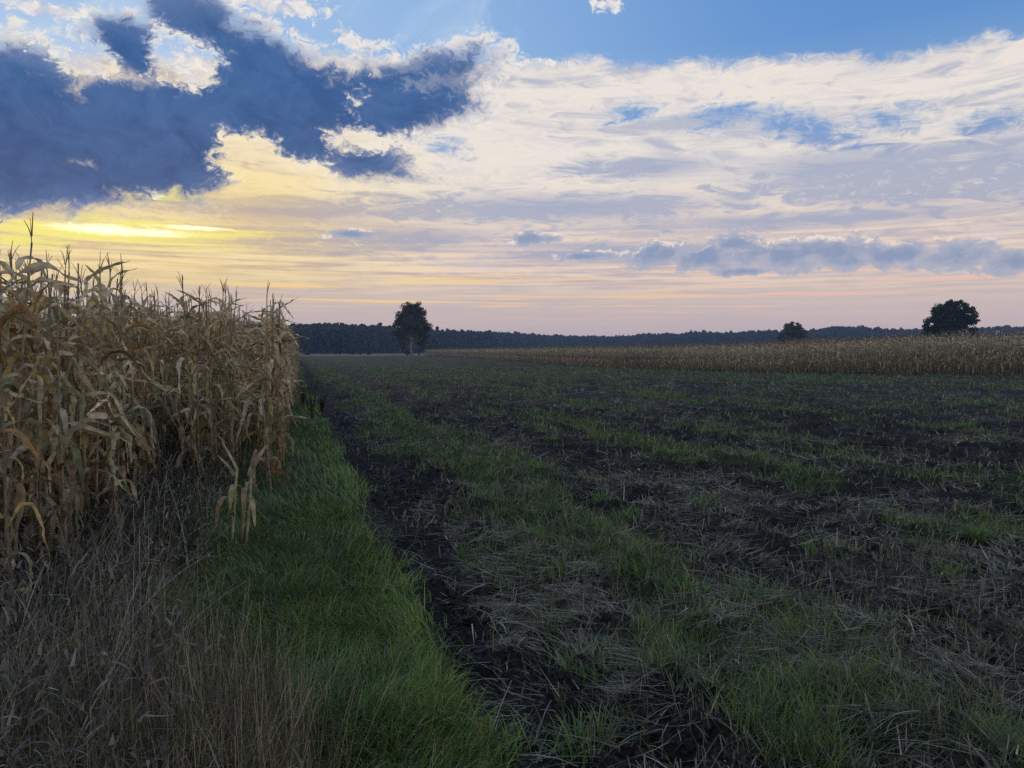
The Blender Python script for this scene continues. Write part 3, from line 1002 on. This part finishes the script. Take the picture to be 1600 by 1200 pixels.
def corn_tassel(g, top, n, nseg, w=0.006):
    geo = Geo()
    P = np.repeat((top + [0, 0, -0.05])[None], n, 0)
    P[:, 2] += np.linspace(0, 0.09, n)
    az = g.random(n) * 6.283
    L = 0.08 + 0.14 * g.random(n)
    th0 = np.abs(g.normal(0.20, 0.16, n)); th1 = th0 + 0.1 + 0.8 * g.random(n) ** 2
    th0[0] = 0.03; th1[0] = g.uniform(0.05, 0.4); L[0] = g.uniform(0.15, 0.27)
    for tw in (0.0, 1.57):
        V, Q, C = blades(P, az, L, th0, th1, np.full(n, w), nseg, np.full(n, tw), np.tile(np.array([[0.24, 0.185, 0.115]]) * g.uniform(0.7, 1.1), (n, 1)), 0.5)
        geo.add(V, Q, None, C)
    return geo


def corn_ear(g, H):
    geo = Geo()
    z0 = H * g.uniform(0.38, 0.50)
    az = g.uniform(0, 6.28)
    tilt = R(g.uniform(15, 130))
    d = np.array([math.sin(tilt) * math.cos(az), math.sin(tilt) * math.sin(az), math.cos(tilt)])
    P0 = np.array([0.012 * math.cos(az), 0.012 * math.sin(az), z0])
    kk = np.linspace(0, 1, 9)
    P = P0 + kk[:, None] * d * 0.23
    r = 0.030 * np.sin(np.pi * np.clip(0.10 + kk * 0.88, 0, 1)) ** 0.7
    V, Q = tube(P, r, 8)
    c = np.array([0.44, 0.36, 0.23]) * g.uniform(0.75, 1.1)
    geo.add(V, Q, None, np.tile(c, (len(V), 1)) * (1 + 0.12 * g.standard_normal((len(V), 1))))
    n = 5
    pp = np.repeat((P0 + d * 0.10)[None], n, 0)
    V, Q, C = blades(pp, az + g.normal(0, 0.8, n), 0.12 + 0.12 * g.random(n), np.full(n, tilt), tilt + g.normal(0.3, 0.5, n), np.full(n, 0.034), 4,
                     g.normal(0, 0.8, n), np.tile(c * 0.95, (n, 1)), 0.15)
    geo.add(V, Q, None, C)
    return geo


# --- whole plants to look at closely: meshes for their parts, shared by the copies
N_VAR = 16
gc = np.random.default_rng(5)
VAR = []
for v in range(N_VAR):
    H = gc.uniform(2.06, 2.38)
    sg, top = corn_stalk_geo(gc, H, 7, 19)
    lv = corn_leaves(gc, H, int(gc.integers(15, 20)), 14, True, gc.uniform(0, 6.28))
    ts = corn_tassel(gc, top, int(gc.integers(3, 8)), 5, 0.008)
    er = corn_ear(gc, H) if gc.random() < 0.75 else None
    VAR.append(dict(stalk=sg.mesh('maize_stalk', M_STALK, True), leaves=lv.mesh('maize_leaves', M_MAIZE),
                    tassel=ts.mesh('maize_tassel', M_STALK), ear=er.mesh('maize_ear', M_MAIZE, True) if er else None))


def low_variant(g, n, nseg, sides, nt):
    """one light mesh of a whole plant for the far rows"""
    H = g.uniform(1.95, 2.25)
    sg, top = corn_stalk_geo(g, H, sides, 5)
    geo = Geo()
    for part in (sg, corn_leaves(g, H, n, nseg, False, g.uniform(0, 6.28)), corn_tassel(g, top, nt, 2, 0.012)):
        geo.add(*part.arrays())
    return geo.arrays()


def plant_out(variants, x, y, z, rot, sc, tint, which):
    """copies of whole plants gathered into one mesh (used for stands far beyond counting)"""
    Vs, Qs, Cs, n0 = [], [], [], 0
    for k, (V, Q, T, C) in enumerate(variants):
        sel = np.where(which == k)[0]
        if not len(sel): continue
        c, s = np.cos(rot[sel])[:, None], np.sin(rot[sel])[:, None]
        S = sc[sel][:, None]
        X = (V[None, :, 0] * c - V[None, :, 1] * s) * S + x[sel][:, None]
        Y = (V[None, :, 0] * s + V[None, :, 1] * c) * S + y[sel][:, None]
        Z = V[None, :, 2] * S + z[sel][:, None]
        Vs.append(np.stack([X, Y, Z], -1).reshape(-1, 3).astype(np.float32))
        Qs.append((Q[None] + (np.arange(len(sel)) * len(V))[:, None, None] + n0).reshape(-1, 4))
        Cs.append((C[None] * tint[sel][:, None, :]).reshape(-1, 3).astype(np.float32))
        n0 += len(V) * len(sel)
    geo = Geo()
    geo.add(np.concatenate(Vs), np.concatenate(Qs), None, np.concatenate(Cs))
    return geo


# --- where the plants of the left field stand: rows 0.75 m apart, each starting where the weeds leave off
ROW_T = [-0.32 - 0.72 * k for k in range(16)]
ROW_S = [9.6, 9.2, 4.9, 4.6, 4.4, 4.2, 3.8, 3.4, 3.2, 3.2, 3.2, 3.2, 3.2, 3.2, 3.2, 3.2]
spots = []
gp = np.random.default_rng(21)
for t0, s0 in zip(ROW_T, ROW_S):
    s = s0
    while s < 230:
        tt = t0 + gp.normal(0, 0.06) + (fbm(np.array([s * 0.05]), np.array([t0]), 2, 3)[0] - 0.5) * 0.5
        miss = 0.10 + (0.35 if t0 > -0.5 and s < 15 else 0)
        if gp.random() > miss:
            spots.append((s, tt, t0))
        s += 0.155 * gp.uniform(0.75, 1.3) * (1 if s < 45 else 1.5 if s < 110 else 2.6)
spots = np.array(spots)
sx, sy = to_xy(spots[:, 0], spots[:, 1])
srow = np.round((-0.32 - spots[:, 2]) / 0.72).astype(int)
inview = (np.degrees(np.arctan2(sx, sy)) > -41)
dist = np.hypot(sx, sy)
# plants at the face of the stand show largest; those deep inside are hidden by them
order = np.argsort(np.where(inview, dist + 1.2 * np.maximum(0, srow - np.where(spots[:, 0] < 9.0, 3, 1)), 1e6))
NEAR = order[:296]
near_set = np.zeros(len(spots), bool); near_set[NEAR] = True
CORN_GROUP = 'maize plants at the near face of the left corn stand'


def near_label(i, d, row, s):
    if row == 0: return 'tall dry maize plant on the outer row beside the grass strip'
    if row == 1: return 'dry tan maize plant in the second row behind the dead weeds'
    if row == 2: return 'dry maize plant with long hanging leaves behind the foreground weeds'
    return 'dry brown maize plant deep in the stand at the left edge'


for i in NEAR:
    x, y, s = float(sx[i]), float(sy[i]), float(spots[i, 0])
    v = VAR[int(gp.integers(N_VAR))]
    z = float(ground_z(np.array([x]), np.array([y]))[0])
    root = put('maize_plant', None, loc=(x, y, z), label=near_label(i, dist[i], int(srow[i]), s), cat='maize plant', group=CORN_GROUP)
    root.rotation_euler = (gp.normal(0, 0.035), gp.normal(0, 0.035), gp.uniform(0, 6.28))
    k = gp.uniform(0.94, 1.06)
    root.scale = (k, k, k)
    put('stalk', v['stalk'], root)
    put('leaves', v['leaves'], root)
    if gp.random() < 0.7: put('tassel', v['tassel'], root)
    if v['ear'] and gp.random() < 0.8: put('ear', v['ear'], root)

# --- the rest of the left stand
gl = np.random.default_rng(31)
MID = [low_variant(gl, 14, 6, 4, 6) for _ in range(10)]
LOW = [low_variant(gl, 9, 4, 3, 4) for _ in range(10)]


def stand(geo_list, x, y, variants, g):
    n = len(x)
    tint = (0.78 + 0.44 * g.random((n, 1))) * (1 + 0.05 * g.standard_normal((n, 3)))
    return plant_out(variants, x, y, ground_z(x, y) - 0.02, g.random(n) * 6.283, 0.93 + 0.14 * g.random(n), tint, g.integers(0, len(variants), n))


rest = (~near_set) & (np.degrees(np.arctan2(sx, sy)) > -60)
r1 = rest & (dist < 26); r2 = rest & (dist >= 26) & (srow < 12)
geo = Geo()
for sel, var in ((r1, MID), (r2, LOW)):
    geo.add(*stand(None, sx[sel], sy[sel], var, gl).arrays())
put('maize_stand', geo.mesh('maize_stand', M_MAIZE), label='dense dry brown maize stand running into the distance on the left', cat='maize field', kind='stuff')

# --- the field across, its front face running away to the left
EDGE = [(64, 38), (46, 46), (32.6, 50), (19.4, 55), (15.3, 60), (9.6, 69), (6.0, 88), (0, 130), (-12, 180), (-27, 238)]


def far_field():
    g = np.random.default_rng(41)
    xs, ys = [], []
    for (xa, ya), (xb, yb) in zip(EDGE[:-1], EDGE[1:]):
        L = math.hypot(xb - xa, yb - ya)
        nx, ny = -(yb - ya) / L, (xb - xa) / L
        if nx * (xa + xb) / 2 + ny * (ya + yb) / 2 < 0: nx, ny = -nx, -ny
        d = math.hypot((xa + xb) / 2, (ya + yb) / 2)
        step = 0.17 if d < 75 else 0.22 if d < 120 else 0.34
        row, off = 0, 0.0
        while off < 26:
            st = step * (1 if row < 5 else 2.2 if row < 12 else 4)
            n = int(L / st)
            u = (np.arange(n) + g.random(n)) / n
            jit = g.normal(0, 0.10, n) + (0.5 * (fbm(u * L * 0.12, u * 0, 2, 51) - 0.5) if row == 0 else 0)
            xs.append(xa + (xb - xa) * u + nx * (off + jit)); ys.append(ya + (yb - ya) * u + ny * (off + jit))
            off += 0.72 * (1 if row < 8 else 1.8); row += 1
    x, y = np.concatenate(xs), np.concatenate(ys)
    n = len(x)
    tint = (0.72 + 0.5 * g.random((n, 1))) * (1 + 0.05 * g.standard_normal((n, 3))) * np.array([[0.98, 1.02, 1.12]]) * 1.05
    sc = (0.93 + 0.14 * g.random(n)) * (0.93 + 0.34 * ss(17, 33, x))
    near = np.hypot(x, y) < 66
    geo = Geo()
    for sel, var in ((near, LOW), (~near, FARV)):
        w = g.integers(0, len(var), sel.sum())
        geo.add(*plant_out(var, x[sel], y[sel], ground_z(x[sel], y[sel]) - 0.02, g.random(sel.sum()) * 6.283, sc[sel], tint[sel], w).arrays())
    put('maize_field', geo.mesh('maize_field', M_MAIZE), label='wide band of dry maize standing across the far side of the field', cat='maize field', kind='stuff')


FARV = [low_variant(gl, 8, 3, 3, 3) for _ in range(8)]
far_field()

# --- single plants out in front of the stand
def lone_corn():
    g = np.random.default_rng(77)
    # a broken, headless stem at the edge of the grass
    x, y = -2.27, 6.2
    root = put('maize_plant', None, loc=(x, y, float(ground_z(np.array([x]), np.array([y]))[0])), cat='maize plant',
               label='broken pale maize stump with torn leaves, alone in front of the stand')
    geo = Geo()
    for dx_, dy_, h in ((0, 0, 0.62), (0.10, 0.05, 0.56), (0.045, 0.09, 0.48)):
        P = np.stack([np.linspace(0, 0.05, 7) + dx_, np.linspace(0, 0.01, 7) + dy_, np.linspace(-0.04, h, 7)], -1)
        V, Q = tube(P, np.full(7, 0.0125) * np.array([1.2, .9, 1.15, .9, 1.1, .9, 1.0]), 7)
        geo.add(V, Q, None, np.tile(np.array([[0.36, 0.29, 0.16]]), (len(V), 1)))
    put('stalk', geo.mesh('maize_stump', M_STALK, True), root)
    geo = Geo()
    n = 9
    P = np.array([[0.05, 0, 0.57], [0.05, 0, 0.55], [0.15, 0.05, 0.54], [0.15, 0.06, 0.52], [0.05, 0.02, 0.48], [0.12, 0.05, 0.44], [0.1, 0.1, 0.46], [0.02, 0, 0.40], [0.13, 0.05, 0.35]])
    V, Q, C = blades(P + g.normal(0, 0.012, (n, 3)), np.array([3.3, 3.0, 0.6, 0.9, -1.6, -1.4, 1.5, -2.0, -0.9]), np.array([0.26, 0.22, 0.24, 0.28, 0.34, 0.32, 0.28, 0.34, 0.30]),
                     np.array([0.35, 0.5, 0.12, 0.3, 0.9, 1.0, 0.7, 1.2, 1.1]), np.array([0.5, 0.8, 0.2, 0.7, 2.9, 3.0, 2.4, 3.0, 3.0]),
                     np.array([0.075, 0.06, 0.08, 0.065, 0.065, 0.06, 0.055, 0.06, 0.055]), 8, g.normal(0, 0.7, n),
                     tones(g, n, [(0.50, 0.41, 0.24), (0.42, 0.33, 0.19), (0.36, 0.26, 0.13)]), 0.25, np.full(n, 0.3))
    geo.add(V, Q, None, C)
    put('leaves', geo.mesh('stump_leaves', M_MAIZE), root)
    # a few whole plants leaning out of the stand, and stunted ones among the weeds at the front
    for px, py, lab, lean, sc in ((418, 758, 'slender tall maize plant with bare tassel alone at the outer corner of the stand', (0.0, 0.03), 1.05),
                                  (424, 770, 'short leaning maize plant with dangling leaves at the outer corner of the stand', (0.02, 0.10), 0.82),
                                  (30, 1030, 'stunted maize plant with pale hanging blades, lowest at the left edge of the picture', (0.05, 0.05), 0.62),
                                  (110, 930, 'small maize plant with folded yellow leaves rising from the front weeds', (-0.04, 0.03), 0.78),
                                  (185, 880, 'stunted maize plant with bleached blades, rightmost among the front weeds', (0.03, 0.06), 0.72),
                                  (20, 930, 'half grown maize plant behind the lowest one at the left edge', (0.03, -0.04), 0.92),
                                  (150, 850, 'half grown maize plant standing behind the two small ones in the weeds', (-0.02, 0.03), 0.95)):
        x, y = ground_at(px, py)
        v = VAR[int(g.integers(N_VAR))]
        root = put('maize_plant', None, loc=(x, y, float(ground_z(np.array([x]), np.array([y]))[0])), label=lab, cat='maize plant')
        root.rotation_euler = (lean[0], lean[1], g.uniform(0, 6.28))
        root.scale = (sc * 1.12, sc * 1.12, sc) if sc < 0.8 else (sc, sc, sc)
        for nm in ('stalk', 'leaves', 'tassel') if sc > 1 else ('stalk', 'leaves'): put(nm, v[nm], root)


lone_corn()

# ------------------------------------------------------------------ trees
def leaf_cloud(g, centres, radii, n, size, cols, flat=0.8, shell=0.5):
    """leaf sized faces in clumps: centres (k,3), radii (k,)"""
    centres, radii = np.asarray(centres, float), np.asarray(radii, float)
    p = radii ** 2 / (radii ** 2).sum()
    k = g.choice(len(centres), n, p=p)
    d = g.standard_normal((n, 3)); d /= np.linalg.norm(d, axis=1, keepdims=True)
    rr = (shell + (1 - shell) * g.random(n)) ** 0.7 * radii[k] * (1 + 0.14 * g.standard_normal(n))
    P = centres[k] + d * rr[:, None] * np.array([1, 1, flat])
    a = g.standard_normal((n, 3)); a /= np.linalg.norm(a, axis=1, keepdims=True)
    b = np.cross(a, g.standard_normal((n, 3))); b /= np.linalg.norm(b, axis=1, keepdims=True) + 1e-9
    s = size * (0.6 + 0.8 * g.random(n))[:, None]
    V = np.stack([P - a * s, P + b * s * 0.6, P + a * s, P - b * s * 0.6], 1).reshape(-1, 3)
    Q = np.arange(n * 4).reshape(n, 4)
    C = np.repeat(tones(g, n, cols), 4, 0)
    return V, Q, C


BARK = (0.05, 0.042, 0.034)


def tree(name, label, x, y, blobs, n, size, cols, trunk_r, trunk_top, bark=BARK, cat='tree', group=None, limbs=True, z0=0.0, shell=0.45, flat=0.8, seed=1):
    """blobs: (dx, dy, z, radius) clumps of the crown in metres from the foot"""
    g = np.random.default_rng(seed)
    root = put(name, None, loc=(x, y, z0), label=label, cat=cat, group=group)
    B = np.array(blobs, float)
    # break every clump up into smaller ones so that the outline is uneven and the sky shows through
    cen, rad = [], []
    for bx, by, bz, br in B:
        m = max(5, int(9 * br))
        d = g.standard_normal((m, 3)); d /= np.linalg.norm(d, axis=1, keepdims=True)
        q = np.array([bx, by, bz]) + d * br * (0.45 + 0.5 * g.random((m, 1)))
        q[:, 2] = np.maximum(q[:, 2], 0.3)
        cen.append(q); rad.append(br * (0.22 + 0.26 * g.random(m)))
    cen, rad = np.concatenate(cen), np.concatenate(rad)
    geo = Geo()
    V, Q, C = leaf_cloud(g, cen, rad, n, size, cols, flat, shell)
    geo.add(V, Q, None, C)
    put('crown', geo.mesh(name + '_crown', M_LEAF), root)
    geo = Geo()
    zz = np.linspace(-0.2, trunk_top, 9)
    k = np.clip(zz / trunk_top, 0, 1)
    P = np.stack([0.25 * trunk_r * np.sin(zz * 0.9 + seed), 0.2 * trunk_r * np.cos(zz * 0.7), zz], -1)
    V, Q = tube(P, trunk_r * (1.25 - 0.95 * k) + 0.15 * trunk_r * np.exp(-zz.clip(0) * 2), 9)
    geo.add(V, Q, None, np.tile(np.array([bark]), (len(V), 1)))
    if limbs:
        for c, rd in zip(cen[::2], rad[::2]):
            zs = np.clip(c[2] * 0.62, trunk_top * 0.22, trunk_top * 0.9)
            p0 = np.array([0, 0, zs]); p1 = c
            mid = (p0 + p1) / 2 + np.array([0, 0, -0.08]) * np.linalg.norm(p1 - p0) + g.normal(0, 0.15, 3)
            u = np.linspace(0, 1, 6)[:, None]
            P = (1 - u) ** 2 * p0 + 2 * u * (1 - u) * mid + u ** 2 * p1
            V, Q = tube(P, trunk_r * 0.36 * (1.1 - u[:, 0]), 5)
            geo.add(V, Q, None, np.tile(np.array([bark]) * 0.9, (len(V), 1)))
    put('trunk', geo.mesh(name + '_trunk', M_BARK), root)
    return root


def at(px, Y): return (px - 800) / 1209 * Y


OAK = [(0.040, 0.050, 0.018), (0.055, 0.062, 0.022), (0.030, 0.036, 0.015), (0.07, 0.06, 0.025)]
BIRCH = [(0.055, 0.055, 0.020), (0.075, 0.062, 0.022), (0.038, 0.042, 0.018), (0.09, 0.065, 0.025)]
PINE = [(0.024, 0.034, 0.016), (0.034, 0.044, 0.020), (0.018, 0.026, 0.013)]

# the birch at the corner of the far corn, tall egg of a crown on a pale stem
tree('birch_tree', 'tall birch with rounded crown and pale trunk at the far corn', at(643, 245), 245,
     [(-0.9, 0, 14.6, 2.2), (1.5, 0.5, 14.8, 2.2), (-2.2, 0, 12.4, 2.7), (2.5, 0, 12.5, 2.7), (0.2, 1, 12.6, 3.0), (-3.4, 0, 9.6, 2.7), (3.5, 0, 9.8, 2.7),
      (0, -1.2, 9.6, 3.4), (-4.0, 0.4, 7.0, 2.2), (4.0, 0, 7.2, 2.3), (-1.4, 1, 6.4, 2.6), (1.9, 1.2, 5.8, 2.7), (-2.8, 0, 4.2, 1.9), (3.5, 0, 3.9, 2.0), (0.4, 1.5, 15.3, 1.5),
      (-3.4, 0.6, 12.0, 1.4), (3.6, 0, 13.2, 1.3)],
     20000, 0.24, BIRCH, 0.36, 14.0, (0.20, 0.18, 0.155), seed=3)
# the spreading dark tree behind the corn at the right
tree('pine_tree', 'broad dark domed tree with flat underside rising behind the corn at the right', at(1484, 185), 185,
     [(-0.5, 0, 11.3, 2.4), (2.2, 0, 11.4, 2.2), (4.0, 0, 10.2, 1.9), (-2.8, 0, 10.2, 2.1), (0.8, 1, 9.7, 2.6), (-1.6, -1, 8.8, 2.4), (3.3, -1, 8.4, 2.2), (5.0, 0, 8.9, 1.4),
      (-4.0, 0, 8.3, 1.7), (-5.2, 0, 6.9, 1.5), (-6.0, 0, 5.6, 1.2), (-4.2, 1, 5.6, 1.6), (-2.4, 0, 6.6, 1.7), (5.3, 0, 6.4, 1.3), (6.1, 0, 5.4, 0.9), (4.2, 0.5, 5.9, 1.3), (0.6, 1, 7.3, 1.7),
      (0.8, 0, 12.0, 1.9), (-1.4, 0, 10.6, 2.3), (-4.6, 0.4, 8.0, 1.8), (2.0, 0.5, 9.4, 2.4), (-1.5, 1, 4.5, 1.4), (2.6, 1, 5.0, 1.2), (7.2, 0.4, 4.1, 0.8), (8.3, 0, 3.6, 0.7)],
     24000, 0.21, PINE, 0.42, 10.5, seed=4)
# the smaller one further off
tree('oak_tree', 'small round open-crowned tree behind the far corn, before the wood', at(1238, 300), 300,
     [(0, 0, 11.3, 1.9), (-1.7, 0, 10.7, 1.6), (1.9, 0, 10.7, 1.6), (-2.2, 0, 9.4, 1.9), (2.2, 0, 9.6, 1.9), (0, 1, 8.6, 2.4), (-3.8, 0, 7.6, 1.6), (3.9, 0, 7.9, 1.6), (-4.9, 0, 6.1, 1.4), (4.9, 0, 6.2, 1.5), (-2.4, 0, 5.6, 2.2), (2.5, 0, 5.6, 2.2),
      (0, 0.6, 4.2, 2.2), (-4, 0, 4, 1.6), (4, 0, 4, 1.6)],
     14000, 0.27, [(0.07, 0.085, 0.03), (0.09, 0.10, 0.035), (0.05, 0.062, 0.024), (0.10, 0.09, 0.035)], 0.34, 9.0, seed=5)
# bushes and single trees in front of the wood at the left
for px, Y, w, h, lab, sd in ((506, 330, 3.0, 9.6, 'narrow dark tree standing just before the wood, beyond the corn corner', 6),
                             (531, 310, 6.2, 7.2, 'wide dark bush before the wood, largest of the hedge bushes', 7),
                             (551, 312, 2.4, 1.7, 'low bush beside the wide dark bush on the far field edge', 8),
                             (563, 315, 1.6, 1.3, 'tiny low bush on the far field edge, smallest of the row', 9),
                             (577, 318, 2.3, 2.0, 'low rounded bush at the right end of the far hedge', 10),
                             (480, 300, 2.6, 1.5, 'low dark shrub beside the corner of the near corn, far off', 11)):
    g = np.random.default_rng(sd)
    bl = [(g.normal(0, w * 0.22), g.normal(0, w * 0.2), h * (0.25 + 0.55 * g.random()), w * 0.26 * g.uniform(0.8, 1.2)) for _ in range(9)] + [(0, 0, h * 0.8, w * 0.24)]
    tree('bush' if h < 8 else 'dark_tree', lab, at(px, Y), Y, bl, 2600 if h > 3 else 900, 0.26 if h > 3 else 0.18, PINE if h > 3 else OAK, 0.12, h * 0.8,
         cat='bush' if h < 8 else 'tree', seed=sd)
for px, Y, w, h, lab, sd in ((637, 243, 1.0, 1.6, 'small bush at the foot of the birch, on its left', 12), (656, 242, 1.3, 2.3, 'small bush at the foot of the birch, on its right', 13)):
    g = np.random.default_rng(sd)
    bl = [(g.normal(0, w * 0.25), g.normal(0, w * 0.2), h * (0.2 + 0.6 * g.random()), w * 0.4) for _ in range(6)]
    tree('bush', lab, at(px, Y), Y, bl, 500, 0.16, OAK, 0.06, h * 0.8, cat='bush', seed=sd)


# --- the wood along the horizon, one mass of many crowns
def wood():
    g = np.random.default_rng(90)
    def crown(conifer):
        geo = Geo()
        H, n = 1.0, 130
        if conifer:
            z = 0.18 + 0.82 * g.random(n) ** 0.9
            r = 0.17 * (1 - z) ** 0.75 + 0.02
        else:
            z = 0.2 + 0.8 * g.random(n) ** 0.8
            r = 0.27 * np.sqrt(np.clip(1 - ((z - 0.58) / 0.43) ** 2, 0.03, 1))
        a = g.random(n) * 6.283
        rr = r * np.sqrt(0.35 + 0.65 * g.random(n)) * (1 + 0.15 * g.standard_normal(n))
        P = np.stack([rr * np.cos(a), rr * np.sin(a), z], -1)
        u = g.standard_normal((n, 3)); u /= np.linalg.norm(u, axis=1, keepdims=True)
        v = np.cross(u, g.standard_normal((n, 3))); v /= np.linalg.norm(v, axis=1, keepdims=True) + 1e-9
        s = 0.05 * (0.6 + 0.9 * g.random(n))[:, None]
        V = np.stack([P - u * s, P + v * s * 0.8, P + u * s, P - v * s * 0.8], 1).reshape(-1, 3)
        geo.add(V, np.arange(n * 4).reshape(n, 4), None, np.repeat(tones(g, n, [(0.030, 0.042, 0.020), (0.040, 0.050, 0.022), (0.022, 0.032, 0.016)]), 4, 0))
        tv, tq = tube(np.array([[0, 0, -0.02], [0, 0, 0.4], [0, 0, 0.85]]), [0.018, 0.013, 0.005], 4)
        geo.add(tv, tq, None, np.tile(np.array([[0.05, 0.04, 0.032]]), (len(tv), 1)))
        return geo.arrays()
    var = [crown(True) for _ in range(5)] + [crown(False) for _ in range(5)]
    # distance to the edge of the wood and height of its trees along the horizon, by bearing
    az = np.radians(np.linspace(-34, 40, 1500))
    pxs = 800 + 1209 * np.tan(az)
    dd = np.interp(pxs, [0, 470, 560, 690, 800, 900, 1050, 1300, 1420, 1800], [440, 440, 470, 560, 760, 860, 800, 760, 880, 860])
    top = np.interp(pxs, [0, 470, 520, 590, 640, 700, 760, 830, 900, 960, 1010, 1060, 1090, 1150, 1200, 1260, 1300, 1345, 1380, 1430, 1800],
                    [510, 510, 508, 511, 515, 517, 519, 523, 526, 527, 523, 523, 520, 522, 519, 520, 515, 515, 518, 519, 517])
    xs, ys, hs = [], [], []
    for row in range(7):
        m = len(az)
        d = dd + row * 11 + g.normal(0, 4, m)
        a = az + g.normal(0, 0.0006, m)
        keep = g.random(m) < (0.75 if row < 3 else 0.5)
        H = ((548.5 - top) / 1209 * (dd + 30) + EYE) * 0.97 * (1 + 0.05 * g.standard_normal(m)) * (0.80 + 0.2 * min(1, row / 3))
        xs.append((d * np.sin(a))[keep]); ys.append((d * np.cos(a))[keep]); hs.append(H[keep])
    x, y, h = (np.concatenate(q) for q in (xs, ys, hs))
    n = len(x)
    mix = fbm(x * 0.02, y * 0.02, 2, 95)
    which = np.where(g.random(n) < ss(0.35, 0.6, mix), g.integers(0, 5, n), g.integers(5, 10, n))
    tint = (0.7 + 0.6 * g.random((n, 1))) * np.ones((1, 3))
    geo = plant_out(var, x, y, np.zeros(n), g.random(n) * 6.283, h.clip(6, 30), tint, which)
    put('wood', geo.mesh('wood', M_LEAF), label='long low dark wood lining the whole horizon behind the fields', cat='wood', kind='stuff')


wood()


# --- haze
def haze():
    x0, x1, y0, y1, z0, z1 = -1500, 1500, -1500, 1500, -1.0, 32.0
    V = [(x, y, z) for z in (z0, z1) for y in (y0, y1) for x in (x0, x1)]
    Q = [(0, 2, 3, 1), (4, 5, 7, 6), (0, 1, 5, 4), (2, 6, 7, 3), (0, 4, 6, 2), (1, 3, 7, 5)]
    m, nt = mat_new('haze_air')
    out = nt.nodes.new('ShaderNodeOutputMaterial')
    pv = nt.nodes.new('ShaderNodeVolumePrincipled')
    pv.inputs['Color'].default_value = (0.50, 0.70, 1.0, 1)
    pv.inputs['Density'].default_value = 0.00027
    pv.inputs['Anisotropy'].default_value = 0.0
    nt.links.new(pv.outputs[0], out.inputs['Volume'])
    put('haze', mesh_np('haze', V, Q, None, None, m), kind='stuff')


haze()
